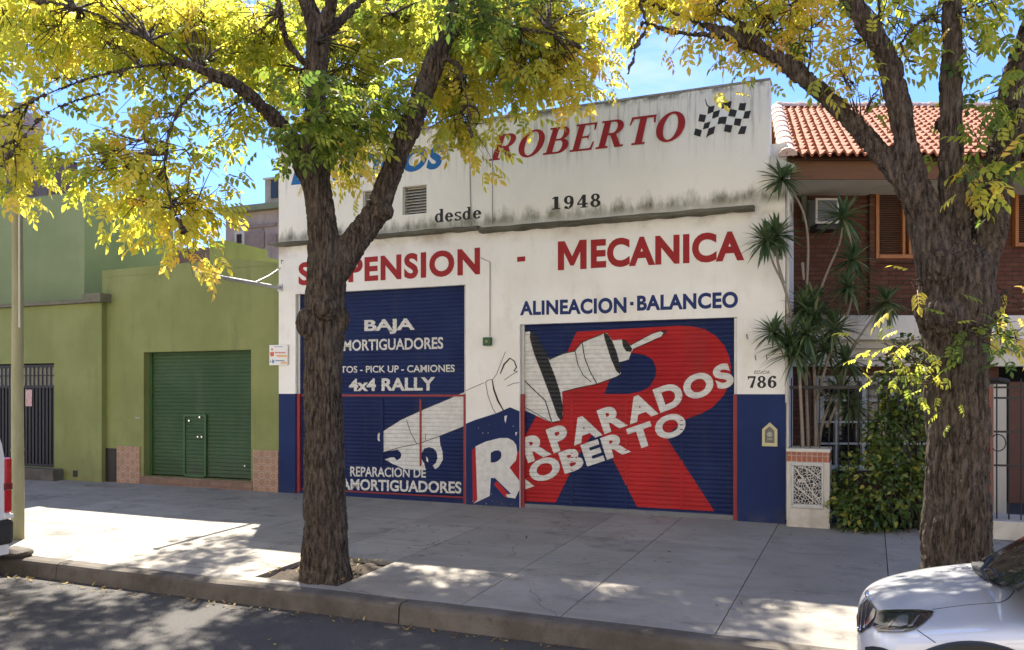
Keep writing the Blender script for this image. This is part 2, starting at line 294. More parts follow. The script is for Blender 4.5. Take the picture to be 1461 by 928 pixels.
# ------------------------------------------------------------------ mesh helpers
class MB:
    def __init__(s): s.v, s.f, s.m = [], [], []
    def add(s, verts, faces, mi=0):
        o = len(s.v); s.v += [tuple(v) for v in verts]; s.f += [tuple(i + o for i in f) for f in faces]; s.m += [mi] * len(faces)
    def box(s, x0, x1, y0, y1, z0, z1, mi=0):
        s.add([(x0, y0, z0), (x1, y0, z0), (x1, y1, z0), (x0, y1, z0), (x0, y0, z1), (x1, y0, z1), (x1, y1, z1), (x0, y1, z1)],
              [(0, 3, 2, 1), (4, 5, 6, 7), (0, 1, 5, 4), (1, 2, 6, 5), (2, 3, 7, 6), (3, 0, 4, 7)], mi)
    def obox(s, o, ax, ay, az, mi=0):
        """box from corner o along three vectors"""
        o, ax, ay, az = Vector(o), Vector(ax), Vector(ay), Vector(az)
        v = [o, o + ax, o + ax + ay, o + ay]; v += [q + az for q in v]
        s.add(v, [(0, 3, 2, 1), (4, 5, 6, 7), (0, 1, 5, 4), (1, 2, 6, 5), (2, 3, 7, 6), (3, 0, 4, 7)], mi)
    def bar(s, a, b, w, h=None, mi=0):
        a, b = Vector(a), Vector(b); d = (b - a).normalized(); h = h or w
        u = d.cross(Vector((0, 0, 1)));
        if u.length < 1e-3: u = Vector((1, 0, 0))
        u.normalize(); n = u.cross(d)
        s.obox(a - u * w / 2 - n * h / 2, u * w, n * h, b - a, mi)
    def tube(s, pts, rad, n=10, mi=0, caps=True):
        pts = [Vector(p) for p in pts]; rad = [rad] * len(pts) if isinstance(rad, (int, float)) else rad
        up = None; rings = []
        for i, p in enumerate(pts):
            d = (pts[min(i + 1, len(pts) - 1)] - pts[max(i - 1, 0)]).normalized()
            if up is None: up = d.orthogonal().normalized()
            up = (up - d * up.dot(d)); up = up.normalized() if up.length > 1e-6 else d.orthogonal().normalized()
            b = d.cross(up); rings.append([p + (up * math.cos(2 * math.pi * k / n) + b * math.sin(2 * math.pi * k / n)) * rad[i] for k in range(n)])
        v = [q for r in rings for q in r]; f = []
        for i in range(len(rings) - 1):
            for k in range(n): f.append((i * n + k, i * n + (k + 1) % n, (i + 1) * n + (k + 1) % n, (i + 1) * n + k))
        if caps: f.append(tuple(range(n - 1, -1, -1))); f.append(tuple((len(rings) - 1) * n + k for k in range(n)))
        s.add(v, f, mi)
    def ball(s, c, r, n=12, mi=0, sq=(1, 1, 1)):
        c = Vector(c); v = []; f = []; m = n // 2
        for i in range(m + 1):
            a = math.pi * i / m
            for k in range(n):
                b = 2 * math.pi * k / n; v.append(c + Vector((math.sin(a) * math.cos(b) * sq[0], math.sin(a) * math.sin(b) * sq[1], math.cos(a) * sq[2])) * r)
        for i in range(m):
            for k in range(n): f.append((i * n + k, (i + 1) * n + k, (i + 1) * n + (k + 1) % n, i * n + (k + 1) % n))
        s.add(v, f, mi)
    def build(s, name, mats, parent=None, smooth=False, bevel=0.0, seg=2):
        me = bpy.data.meshes.new(name); o = bpy.data.objects.new(name, me); COL.objects.link(o)
        off = Vector((0, 0, 0))
        if parent is not None:
            o.parent = parent; q = parent
            while q is not None: off += q.location; q = q.parent
        me.from_pydata([(v[0] - off.x, v[1] - off.y, v[2] - off.z) for v in s.v], [], s.f)
        for m in (mats if isinstance(mats, (list, tuple)) else [mats]): me.materials.append(m)
        me.polygons.foreach_set('material_index', s.m)
        if smooth: me.polygons.foreach_set('use_smooth', [True] * len(me.polygons))
        me.update()
        if bevel:
            b = o.modifiers.new('bevel', 'BEVEL'); b.width = bevel; b.segments = seg; b.limit_method = 'ANGLE'; b.angle_limit = R(40)
        return o
def tag(o, label=None, cat=None, group=None, kind=None):
    if label: o['label'] = label
    if cat: o['category'] = cat
    if group: o['group'] = group
    if kind: o['kind'] = kind
    return o
def empty(name, loc, label, cat, group=None):
    o = bpy.data.objects.new(name, None); COL.objects.link(o); o.location = loc; o.empty_display_size = .2
    return tag(o, label, cat, group)
def catmull(pts, n=6):
    """smooth resample of a list of tuples"""
    a = np.array(pts, float); out = []
    for i in range(len(a) - 1):
        p0, p1, p2, p3 = a[max(i - 1, 0)], a[i], a[i + 1], a[min(i + 2, len(a) - 1)]
        for k in range(n):
            t = k / n
            out.append(.5 * ((2 * p1) + (-p0 + p2) * t + (2 * p0 - 5 * p1 + 4 * p2 - p3) * t * t + (-p0 + 3 * p1 - 3 * p2 + p3) * t ** 3))
    out.append(a[-1]); return out

# ------------------------------------------------------------------ paint: flat shapes lying on a wall or on a corrugated shutter
class Surf:
    """a painted wall plane y = Y; pitch > 0 makes it a corrugated shutter"""
    def __init__(s, Y, pitch=0, z0=0, amp=.011): s.Y, s.pitch, s.z0, s.amp = Y, pitch, z0, amp
    KN = ((0, 0), (.10, .62), (.32, 1), (.62, 1), (.88, .55), (1, 0))
    def off(s, z):
        if not s.pitch: return 0
        t = ((z - s.z0) / s.pitch) % 1.0
        for (a, u), (b, v) in zip(s.KN, s.KN[1:]):
            if t <= b: return s.amp * (u + (v - u) * (t - a) / (b - a))
        return 0
    def cuts(s, lo, hi):
        if not s.pitch: return []
        k0, k1 = int((lo - s.z0) / s.pitch) - 1, int((hi - s.z0) / s.pitch) + 1
        return [z for z in (s.z0 + (k + a) * s.pitch for k in range(k0, k1 + 1) for a, _ in s.KN[:-1]) if lo < z < hi]
    def xz(s, px, py):
        p = P(px, py, s.Y - s.amp * .7 if s.pitch else s.Y); return (p.x, p.z)
def finish(surf, tris2d, name, m, parent, lift):
    """tris2d: (verts [(x,z)], faces, optional extra lift per vertex)"""
    v, f = tris2d[0], tris2d[1]; ex = tris2d[2] if len(tris2d) > 2 else [0] * len(v)
    bm = bmesh.new(); vs = [bm.verts.new((x, -e, z)) for (x, z), e in zip(v, ex)]
    for q in f:
        try: bm.faces.new([vs[i] for i in q])
        except ValueError: pass
    zs = [z for x, z in v]
    for zc in surf.cuts(min(zs), max(zs)):
        bmesh.ops.bisect_plane(bm, geom=bm.verts[:] + bm.edges[:] + bm.faces[:], plane_co=(0, 0, zc), plane_no=(0, 0, 1), dist=1e-5)
    for q in bm.verts: q.co.y += surf.Y - surf.off(q.co.z) - lift
    bm.normal_update()
    for q in bm.faces:
        if q.normal.y > 0: q.normal_flip()
    mb = MB(); bm.verts.index_update(); mb.add([q.co for q in bm.verts], [tuple(x.index for x in q.verts) for q in bm.faces]); bm.free()
    return mb.build(name, m, parent)
def poly2d(pts):
    t = tessellate_polygon([[Vector((x, z, 0)) for x, z in pts]]); return (list(pts), [tuple(q) for q in t])
def join2d(items):
    v, f, e = [], [], []
    for k, it in enumerate(items):
        o = len(v); v += it[0]; f += [tuple(i + o for i in q) for q in it[1]]; e += list(it[2]) if len(it) > 2 else [k * .00025] * len(it[0])
    return (v, f, e)
def smoothpoly(pts, n=5):
    return [tuple(q) for q in catmull(list(pts) + [pts[0]], n)[:-1]]
def strip(pts, w):
    """line of px width w (list or number) as quads, in px"""
    pts = [np.array(p, float) for p in pts]; L, Rr = [], []
    for i, p in enumerate(pts):
        d = pts[min(i + 1, len(pts) - 1)] - pts[max(i - 1, 0)]; d /= np.linalg.norm(d) + 1e-9; nrm = np.array((-d[1], d[0]))
        ww = w[i] if isinstance(w, (list, tuple)) else w
        L.append(tuple(p + nrm * ww / 2)); Rr.append(tuple(p - nrm * ww / 2))
    return L + Rr[::-1]
def paint(surf, pts, name, m, parent, lift, conv=lambda p: p):
    return finish(surf, poly2d([surf.xz(*conv(p)) for p in pts]), name, m, parent, lift)
def paints(surf, polys, name, m, parent, lift, conv=lambda p: p):
    return finish(surf, join2d([poly2d([surf.xz(*conv(p)) for p in q]) for q in polys]), name, m, parent, lift)

# sans text from Blender's own built-in face, serif from strokes
def sans(txt, bold=.03, space=1.0):
    c = bpy.data.curves.new('text', 'FONT'); c.body = txt; c.offset = bold; c.resolution_u = 5; c.space_character = space; c.fill_mode = 'FRONT'
    o = bpy.data.objects.new('text', c); COL.objects.link(o); bpy.context.view_layer.update()
    me = bpy.data.meshes.new_from_object(o.evaluated_get(bpy.context.evaluated_depsgraph_get()))
    v = [(q.co.x, q.co.y) for q in me.vertices]; f = [tuple(p.vertices) for p in me.polygons]
    bpy.data.objects.remove(o); bpy.data.curves.remove(c); bpy.data.meshes.remove(me)
    return (v, f, [0] * len(v))
def rect(x0, y0, x1, y1): return ([(x0, y0), (x1, y0), (x1, y1), (x0, y1)], [(0, 1, 2, 3)])
def ring(cx, cy, rx, ry, wx, wy, a0=0, a1=360, n=40):
    v, f = [], []
    for i in range(n + 1):
        a = R(a0 + (a1 - a0) * i / n); v += [(cx + rx * math.cos(a), cy + ry * math.sin(a)), (cx + (rx - wx) * math.cos(a), cy + (ry - wy) * math.sin(a))]
    for i in range(n): f.append((2 * i, 2 * i + 2, 2 * i + 3, 2 * i + 1))
    return (v, f)
def glyph(ch):
    st = [rect(.12, 0, .35, 1), rect(.02, 0, .45, .07), rect(.02, .93, .35, 1)]
    pl = poly2d
    if ch == 'R': return st + [rect(.35, .93, .52, 1), rect(.35, .46, .52, .53), ring(.52, .73, .33, .27, .22, .075, -90, 90), pl([(.42, .49), (.64, .49), (.88, .07), (.99, .07), (.99, 0), (.70, 0)])], 1.0
    if ch == 'B': return st + [rect(.35, .93, .5, 1), rect(.35, .485, .55, .555), rect(.35, 0, .54, .07), ring(.5, .745, .30, .255, .21, .07, -90, 90), ring(.54, .275, .35, .275, .23, .075, -90, 90)], .93
    if ch == 'O': return [ring(.48, .5, .48, .525, .24, .075)], .98
    if ch == 'E': return st + [rect(.35, .93, .78, 1), rect(.35, 0, .82, .07), rect(.35, .465, .6, .535), pl([(.70, .93), (.78, .93), (.78, .72), (.735, .72)]), pl([(.74, .07), (.82, .07), (.84, .30), (.79, .30)]), pl([(.55, .535), (.6, .64), (.6, .36), (.55, .465)])], .88
    if ch == 'T': return [rect(.33, 0, .57, 1), rect(.22, 0, .68, .07), rect(.02, .92, .88, 1), pl([(.02, .92), (.10, .92), (.05, .72), (.0, .72)]), pl([(.80, .92), (.88, .92), (.90, .72), (.85, .72)])], .92
    if ch == '1': return [rect(.18, 0, .46, 1), rect(.04, 0, .60, .09), pl([(.04, .80), (.2, .86), (.3, 1), (.2, 1), (.04, .88)])], .68
    if ch == '8': return [ring(.32, .755, .29, .265, .19, .10), ring(.32, .27, .34, .29, .22, .11)], .70
    if ch == '9': return [ring(.33, .68, .33, .33, .22, .11), ring(.28, .52, .39, .52, .21, .13, -75, 22), pl(smoothpoly([(.03, .1), (.09, .0), (.4, -.02), (.3, .09), (.18, .2), (.07, .2)], 3))], .72
    if ch == '6': return [ring(.33, .32, .33, .33, .22, .11), ring(.38, .48, .39, .52, .21, .13, 105, 202), pl(smoothpoly([(.63, .9), (.57, 1.0), (.26, 1.02), (.36, .91), (.48, .8), (.59, .8)], 3))], .72
    if ch == '4': return [rect(.36, 0, .60, 1), rect(.25, 0, .71, .08), rect(.02, .23, .74, .345), pl([(.02, .33), (.12, .33), (.47, .86), (.47, 1), (.40, 1)])], .76
    if ch == '7': return [pl([(.03, .84), (.64, .84), (.64, 1), (.03, 1)]), pl([(.03, .70), (.08, .70), (.14, .84), (.03, .84)]), pl([(.64, .88), (.42, 0), (.18, 0), (.5, .88)])], .68
    if ch == 'd': return [ring(.30, .33, .31, .35, .20, .095), rect(.42, 0, .64, 1), rect(.34, .93, .5, 1), rect(.6, 0, .70, .07)], .76
    if ch == 'e': return [ring(.31, .33, .32, .35, .21, .10, 0, 325), rect(.10, .31, .62, .40)], .68
    if ch == 's': return [ring(.27, .50, .26, .185, .15, .10, 20, 270), ring(.26, .17, .28, .19, .16, .10, -160, 92), rect(.42, .50, .50, .66), rect(.02, .0, .09, .18)], .58
    return [], .5
def serif(txt, space=.06):
    x = 0; it = []
    for ch in txt:
        g, wd = glyph(ch)
        for p in g: it.append(([(a + x, b) for a, b in p[0]], p[1]))
        x += wd + space
    return join2d(it)
def text_quad(surf, shape, q, name, m, parent, lift, zig=None):
    """warp a flat text to the four photo corners bl, br, tr, tl lying on the surface"""
    v, f, e = shape; xs = [a for a, b in v]; ys = [b for a, b in v]; x0, x1, y0, y1 = min(xs), max(xs), min(ys), max(ys)
    c = [np.array(surf.xz(*p)) for p in q]; out = []
    for a, b in v:
        s, t = (a - x0) / (x1 - x0), (b - y0) / (y1 - y0)
        out.append(tuple((1 - s) * (1 - t) * c[0] + s * (1 - t) * c[1] + s * t * c[2] + (1 - s) * t * c[3]))
    return finish(surf, (out, f, e), name, m, parent, lift)

def wall_grid(mb, x0, x1, z0, z1, holes, y, thick, zsplit=(), mfun=lambda x, z: 0):
    """front wall at y with rectangular openings (x0,x1,z0,z1), reveals back to y+thick"""
    xs = sorted({x0, x1, *[h[0] for h in holes], *[h[1] for h in holes]}); zs = sorted({z0, z1, *zsplit, *[h[2] for h in holes], *[h[3] for h in holes]})
    xs = [x for x in xs if x0 <= x <= x1]; zs = [z for z in zs if z0 <= z <= z1]
    for a, b in zip(xs, xs[1:]):
        for c, d in zip(zs, zs[1:]):
            mx, mz = (a + b) / 2, (c + d) / 2
            if any(h[0] < mx < h[1] and h[2] < mz < h[3] for h in holes): continue
            mi = mfun(mx, mz)
            mb.add([(a, y, c), (b, y, c), (b, y, d), (a, y, d)], [(0, 1, 2, 3)], mi)
            mb.add([(a, y + thick, c), (b, y + thick, c), (b, y + thick, d), (a, y + thick, d)], [(3, 2, 1, 0)], mi)
    for h in holes:
        a, b, c, d = h
        zz = [z for z in zs if c <= z <= d]
        for p, q in zip(zz, zz[1:]):
            mb.add([(a, y, p), (a, y + thick, p), (a, y + thick, q), (a, y, q)], [(0, 3, 2, 1)], mfun(a - .05, (p + q) / 2))
            mb.add([(b, y, p), (b, y + thick, p), (b, y + thick, q), (b, y, q)], [(0, 1, 2, 3)], mfun(b + .05, (p + q) / 2))
        if d < z1: mb.add([(a, y, d), (b, y, d), (b, y + thick, d), (a, y + thick, d)], [(3, 2, 1, 0)], mfun((a + b) / 2, d + .05))
        if c > z0: mb.add([(a, y, c), (b, y, c), (b, y + thick, c), (a, y + thick, c)], [(0, 1, 2, 3)], mfun((a + b) / 2, c - .05))
    mb.add([(x0, y, z1), (x1, y, z1), (x1, y + thick, z1), (x0, y + thick, z1)], [(0, 1, 2, 3)], mfun(x0 + .01, z1 - .01))
    for x, fl in ((x0, 0), (x1, 1)):
        for p, q in zip(zs, zs[1:]):
            mb.add([(x, y, p), (x, y + thick, p), (x, y + thick, q), (x, y, q)], [(0, 1, 2, 3) if fl else (0, 3, 2, 1)], mfun(x + (-.01 if fl else .01), (p + q) / 2))
def slats(surf, x0, x1, z0, z1):
    mb = MB(); zs = [z0] + sorted(surf.cuts(z0, z1)) + [z1]
    for a, b in zip(zs, zs[1:]):
        if b - a < 1e-5: continue
        ya, yb = surf.Y - surf.off(a), surf.Y - surf.off(b)
        mb.add([(x0, ya, a), (x1, ya, a), (x1, yb, b), (x0, yb, b)], [(0, 1, 2, 3)])
    return mb

# ================================================================== SETTING: ground, road, pavement, kerb
RZ = -.325
g = MB(); g.add([(-400, -400, -.42), (400, -400, -.42), (400, 900, -.42), (-400, 900, -.42)], [(0, 1, 2, 3)])
tag(g.build('ground', M_SOIL), kind='structure')
def roadz(x): return RZ - .004 * (x + 1)
g = MB(); xs = np.linspace(-60, 60, 61)
for a, b in zip(xs, xs[1:]):
    g.add([(a, -13.4, roadz(a)), (b, -13.4, roadz(b)), (b, -5.0, roadz(b)), (a, -5.0, roadz(a))], [(0, 1, 2, 3)])
tag(g.build('road', M_ASP), kind='structure')
XJ = [-45, -30, -22, -18.5, -15.4, -13.2, -11.1, -9.03, -7.2, -5.64, -4.66, -3.28, -2.36, -1.1, .157, 1.5, 2.9, 4.3, 7, 12, 30, 45]
PIT = (-5.64, -4.66, -4.70, -3.64)
def flag(mb, tones, a, b, y0, y1, gap=.0042):
    nx, ny = max(1, int((b - a) / .5)), max(1, int((y1 - y0) / .5)); tn = random.uniform(.86, 1.06)
    a += gap; b -= gap; y0 += gap; y1 -= gap
    v = [(a + (b - a) * i / nx, y0 + (y1 - y0) * j / ny) for j in range(ny + 1) for i in range(nx + 1)]
    vv = [(x, y, gz(x, y) + .004 * noise.noise((x * .8, y * .8, 0))) for x, y in v]
    f = [(j * (nx + 1) + i, j * (nx + 1) + i + 1, (j + 1) * (nx + 1) + i + 1, (j + 1) * (nx + 1) + i) for j in range(ny) for i in range(nx)]
    n0 = len(mb.v); mb.add(vv, f)
    # rim down into the joint
    c = [(a, y0), (b, y0), (b, y1), (a, y1)]
    for (p, q) in zip(c, c[1:] + c[:1]):
        mb.add([(p[0], p[1], gz(*p) + .004 * noise.noise((p[0] * .8, p[1] * .8, 0))), (p[0], p[1], gz(*p) - .05), (q[0], q[1], gz(*q) - .05), (q[0], q[1], gz(*q) + .004 * noise.noise((q[0] * .8, q[1] * .8, 0)))], [(0, 1, 2, 3)])
    tones += [tn] * (len(mb.v) - n0)
mb = MB(); tones = []
for a, b in zip(XJ, XJ[1:]):
    if abs(a - PIT[0]) < .01: ys = [(-1.62, .3), (PIT[3], -1.62), (-4.85, PIT[2])]
    elif a > 12 or b < -18: ys = [(-4.85, .3)]
    else: ys = [(-1.62, .3), (-3.32, -1.62), (-4.85, -3.32)]
    for y0, y1 in ys: flag(mb, tones, a, b, y0, y1)
o = tag(mb.build('pavement', M_CON), kind='structure')
o.data.attributes.new('tone', 'FLOAT', 'POINT').data.foreach_set('value', tones)
g = MB()
for a, b in ((-45, -20), (-20, PIT[0]), (PIT[1], 10), (10, 45)): g.add([(a, -4.9, gz(a, -4.9) - .022), (b, -4.9, gz(b, -4.9) - .022), (b, 3, gz(b, 3) - .022), (a, 3, gz(a, 3) - .022)], [(0, 1, 2, 3)])
a, b = PIT[0], PIT[1]; g.add([(a, PIT[3], gz(a, PIT[3]) - .022), (b, PIT[3], gz(b, PIT[3]) - .022), (b, 3, gz(b, 3) - .022), (a, 3, gz(a, 3) - .022)], [(0, 1, 2, 3)])
tag(g.build('pavement_bed', mat('joint_dirt', (.05, .045, .04), .95)), kind='structure')
# kerb stones
mb = MB(); prof = [(-4.856, 0), (-4.99, .0), (-5.025, -.012), (-5.042, -.04), (-5.058, -.2)]
kx = [-45, -24, -16.2, -12.1, -8.0, -3.78, .4, 4.6, 9, 45]
for a, b in zip(kx, kx[1:]):
    n = max(2, int((b - a) / .25)); v = []
    for i in range(n + 1):
        x = a + .007 + (b - a - .014) * i / n
        for y, z in prof:
            k = noise.noise((x * 2.1, y * 9, z * 9)) * .008
            v.append((x, y + k, gz(x, -4.9) + .006 + z + (k if z > -.1 else 0)))
    f = [(i * 5 + k, i * 5 + k + 1, (i + 1) * 5 + k + 1, (i + 1) * 5 + k) for i in range(n) for k in range(4)] + [(4, 3, 2, 1, 0), tuple(n * 5 + k for k in range(5))]
    mb.add(v, f)
tag(mb.build('kerb', M_KERB), kind='structure')
# soil of the tree pit
mb = MB(); n = 26; v = []
for j in range(n + 1):
    for i in range(n + 1):
        x = PIT[0] + (PIT[1] - PIT[0]) * i / n; y = PIT[2] + (PIT[3] - PIT[2]) * j / n
        e = min(i, j, n - i, n - j) / n; r = math.hypot(x + 4.95, y + 4.33)
        v.append((x, y, gz(x, y) - .05 + min(e, .2) * .12 + .07 * math.exp(-(r / .32) ** 2) + .03 * noise.noise((x * 7, y * 7, 1)) + .02 * noise.noise((x * 22, y * 22, 5))))
mb.add(v, [(j * (n + 1) + i, j * (n + 1) + i + 1, (j + 1) * (n + 1) + i + 1, (j + 1) * (n + 1) + i) for j in range(n) for i in range(n)])
tag(mb.build('tree_pit_soil', M_SOIL, smooth=True), kind='structure')
# far pavement behind the viewer
mb = MB(); mb.box(-60, 60, -15.99, -13.4, -.4, RZ + .13); tag(mb.build('far_pavement', M_KERB), kind='structure')

ob = empty('bounce_house_row', (0, -16.5, 0), 'long pale house row added unseen behind the viewer to bounce light', 'building')  # unseen row, added so its pale wall bounces sunlight onto the workshop front
mb = MB(); wall_grid(mb, -32, 28, -.4, 9.5, [(x, x + 1.2, z, z + 1.5) for x in range(-30, 27, 5) for z in (.9, 4.3)], 16, .3); mb.v = [(x, -y, z) for x, y, z in mb.v]
mb.build('wall', mat('pale_bounce_render', (.82, .76, .66), .9, (.76, .69, .58), 1.5, .8), ob)  # pale colour chosen to strengthen the added bounce light
mb = MB(); mb.box(-32, 28, -24, -16.6, -.4, 9.3); mb.build('body', M_DARK, ob)
# ================================================================== WORKSHOP
XL, XR, XR2, ZT, ZD = -9.10, -1.02, -1.21, 5.77, 1.68
LD = (-8.76, -5.62, -.3, 3.33); RD = (-4.74, -1.625, -.3, 2.70)
WS = empty('workshop_building', (-5, 0, 0), 'white and navy workshop with a painted parapet and two navy roller shutters', 'building')
mb = MB()
v1 = (-6.72, -6.29, 4.47, 4.91); v2 = (-7.45, -7.10, 4.47, 4.91)
wall_grid(mb, XL, XR2, -.3, ZT, [LD, RD, v1, v2], 0, .22, (ZD, 4.5), lambda x, z: 1 if z < ZD and (x < -8.7 or x > -1.7) else 0)
wall_grid(mb, XR2, XR, -.3, 4.62, [], 0, .22, (ZD,), lambda x, z: 1 if z < ZD else 0)
# side and rear walls, flat roof
for x0, x1 in ((XL, XL + .2), (XR - .2, XR)): mb.box(x0, x1, .222, 9, -.3, 5.0, 0)
mb.box(XL + .2, XR - .2, 8.8, 9, -.3, 5.0, 0); mb.box(XL + .2, XR - .2, .222, 8.8, 4.75, 4.85, 0)
mb.build('wall', [M_PL, M_BLUE], WS)
mb = MB(); mb.box(XL + .3, XR - .3, 1.2, 1.3, -.3, 4.7); mb.build('dark_interior', M_DARK, WS)
# ledge
mb = MB(); n = 60
for seg, (a, b, zt, zb) in enumerate(((XL - .03, -5.37, 4.195, 4.125), (-5.35, -1.40, 4.155, 4.075))):
    v = []; n = 40
    for i in range(n + 1):
        x = a + (b - a) * i / n; k = noise.noise((x * 3, 0, seg)) * .016; k2 = noise.noise((x * 5, 7, seg)) * .022
        v += [(x, .0, zt + k), (x, -.13 + k2, zt - .012 + k), (x, -.135 + k2, zb + .02 + k), (x, -.11, zb + k2), (x, .0, zb + k2)]
    mb.add(v, [(i * 5 + k, i * 5 + (k + 1) % 5, (i + 1) * 5 + (k + 1) % 5, (i + 1) * 5 + k) for i in range(n) for k in range(5)] + [(0, 4, 3, 2, 1), tuple(n * 5 + k for k in range(5))])
mb.build('ledge', M_RUST, WS, bevel=.006)
mb = MB(); mb.box(XL - .01, XR2 + .01, -.012, .235, ZT + .002, ZT + .035)
mb.build('coping', mat('weathered_coping', (.10, .09, .075), .9, (.45, .42, .36), 4, .7, .5, 30), WS, bevel=.008)
# louvred vents
for a, b, c, d in (v1, v2):
    mb = MB(); mb.box(a + .002, b - .002, .16, .19, c + .002, d - .002, 1)
    for k in range(9):
        z = c + .03 + k * (d - c - .03) / 9; mb.obox((a + .02, .05, z), (b - a - .04, 0, 0), (0, .075, .045), (0, .004, .008))
    for x in (a + .002, b - .022): mb.box(x, x + .02, .03, .155, c + .002, d - .002)
    mb.build('louvre_vent', [M_CREAM2, M_DARK], WS)
# pipes on the parapet joints, conduit to the alarm box
mb = MB(); mb.tube([P(702.5, 190, -.012), P(702.5, 320, -.012)], .006, 6); mb.tube([P(670, 215, -.012), P(672, 325, -.012)], .006, 6)
mb.build('conduit', mat('grey_conduit', (.32, .30, .27), .7), WS)
mb = MB(); mb.tube([P(686, 368, -.012), P(699, 374, -.012), P(699, 480, -.012)], .007, 6); mb.build('conduit', MATS['grey_conduit'], WS)
mb = MB(); p = P(697, 488); mb.box(p.x - .065, p.x + .065, -.075, -.001, p.z - .06, p.z + .065); o = mb.build('alarm_box', mat('green_plastic', (.012, .09, .03), .4), WS, bevel=.012)
mb = MB(); mb.box(p.x - .012, p.x + .016, -.082, -.0755, p.z - .012, p.z + .016); mb.build('indicator', mat('amber_plastic', (.45, .25, .03), .3), o)
# lead flashing and gutter box at the right shoulder
mb = MB(); a, b = P(1099, 186), P(1126, 205)
mb.add([(a.x, -.02, 4.62), (XR + .1, -.02, 4.60), (XR + .1, .25, 4.64), (a.x, .25, 4.80), (a.x, -.02, 4.78), (XR + .12, -.03, 4.635), (XR + .12, .25, 4.66), (a.x, .25, 4.84)],
       [(0, 1, 5, 4), (4, 5, 6, 7), (1, 2, 6, 5), (0, 4, 7, 3), (0, 3, 2, 1), (3, 7, 6, 2)])
mb.build('flashing', M_GALV, WS)
mb = MB(); mb.tube([(XR + .035, .06, 4.58), (XR + .03, .06, 3.9), (XR + .025, .05, 1.9), (XR + .02, .05, .05)], .022, 8); mb.tube([P(1122, 510, -.03), P(1122, 575, -.03)], .016, 8)
mb.build('downpipe', M_CREAM2, WS)
# small wall hooks and brackets
for px, py in ((1066, 478), (404, 372), (1078, 508), (1094, 507)):
    mb = MB(); p = P(px, py); mb.tube([(p.x, .0, p.z), (p.x, -.05, p.z), (p.x + .01, -.055, p.z - .06)], .006, 6); mb.build('hook', M_DK, WS)
# meter hatch with a pitched top
p = P(1098.5, 621); x, z = p.x, p.z
mb = MB(); out = [(x - .095, z - .145), (x + .095, z - .145), (x + .095, z + .075), (x, z + .165), (x - .095, z + .075)]; inn = [(x - .06, z - .10), (x + .06, z - .10), (x + .06, z + .06), (x, z + .115), (x - .06, z + .06)]
for y, q in ((-.03, 1), ):
    v = [(a, y, b) for a, b in out] + [(a, y, b) for a, b in inn] + [(a, 0, b) for a, b in out] + [(a, -.006, b) for a, b in inn]
    mb.add(v, [(k, (k + 1) % 5, 5 + (k + 1) % 5, 5 + k) for k in range(5)] + [(k, 10 + k, 10 + (k + 1) % 5, (k + 1) % 5) for k in range(5)] + [(5 + k, 5 + (k + 1) % 5, 15 + (k + 1) % 5, 15 + k) for k in range(5)])
h = mb.build('meter_hatch', mat('cream_enamel', (.55, .50, .27), .5, (.45, .40, .2), 20, .8), WS)
mb = MB(); mb.add([(a, -.007, b) for a, b in inn], [(0, 1, 2, 3, 4)]); mb.build('glass', M_GLASS, h)
mb = MB(); mb.tube([(x, -.007, z + .01), (x, -.02, z + .01)], .035, 14); mb.box(x - .03, x + .03, -.016, -.0075, z - .06, z - .04); mb.build('dial', mat('meter_dial', (.30, .30, .24), .4), h)

# ---- shutters
PITCH = .0615
LS = Surf(.085, PITCH, .06); RS = Surf(.085, PITCH, .03); WL = Surf(0)
zL = lambda s, x0, y0: (lambda p: (x0 + p[0] / s, y0 + p[1] / s))
ls = slats(LS, LD[0] + .002, LD[1] - .002, .07, LD[3] - .002).build('roller_shutter', M_SLATB, WS)
ls['label'] = 'taller navy roller shutter behind the trunk'
rs = slats(RS, RD[0] + .002, RD[1] - .002, .055, RD[3] - .002).build('roller_shutter', M_SLATB, WS)
rs['label'] = 'lower roller shutter with the big red letter'
# guide rails, posts, bottom rails
def rails(sh, D, zb):
    for q, m_ in (((D[0] + .001, D[0] + .055, .045, .084, ZD, D[3] - .003), M_GALV), ((D[1] - .045, D[1] - .001, .045, .084, ZD, D[3] - .003), M_GALV), ((D[0] + .001, D[0] + .06, .03, .084, -.05, ZD - .002), M_REDR), ((D[1] - .055, D[1] - .001, .03, .084, -.05, ZD - .002), M_REDR)):
        mb = MB(); mb.box(*q); mb.build('guide_rail', m_, sh)
rails(ls, LD, .05); rails(rs, RD, .05)
mb = MB(); mb.box(LD[0] + .062, LD[1] - .057, .035, .082, -.02, .085); mb.build('bottom_rail', M_SLATB, ls)
mb = MB(); mb.box(RD[0] + .062, RD[1] - .057, .03, .082, .0, .07); mb.build('bottom_rail', mat('dull_steel', (.13, .13, .13), .5, (.2, .2, .2), 6, .9), rs, bevel=.008)
for D, sh in ((LD, ls), (RD, rs)):
    mb = MB(); mb.box(D[0] + .06, D[1] - .06, .02, .086, -.3, -.012); mb.build('threshold', M_KERB, sh)
def post(sh, surf, px, py0, py1, wpx, m, dep=.012, dw=0):
    a, b = surf.xz(px - wpx / 2, py0), surf.xz(px + wpx / 2, py1)
    yf = surf.Y - surf.amp - dep; mb = MB(); mb.box(a[0], b[0], yf, surf.Y - .001, b[1], a[1]); return mb.build('door_post', m, sh)
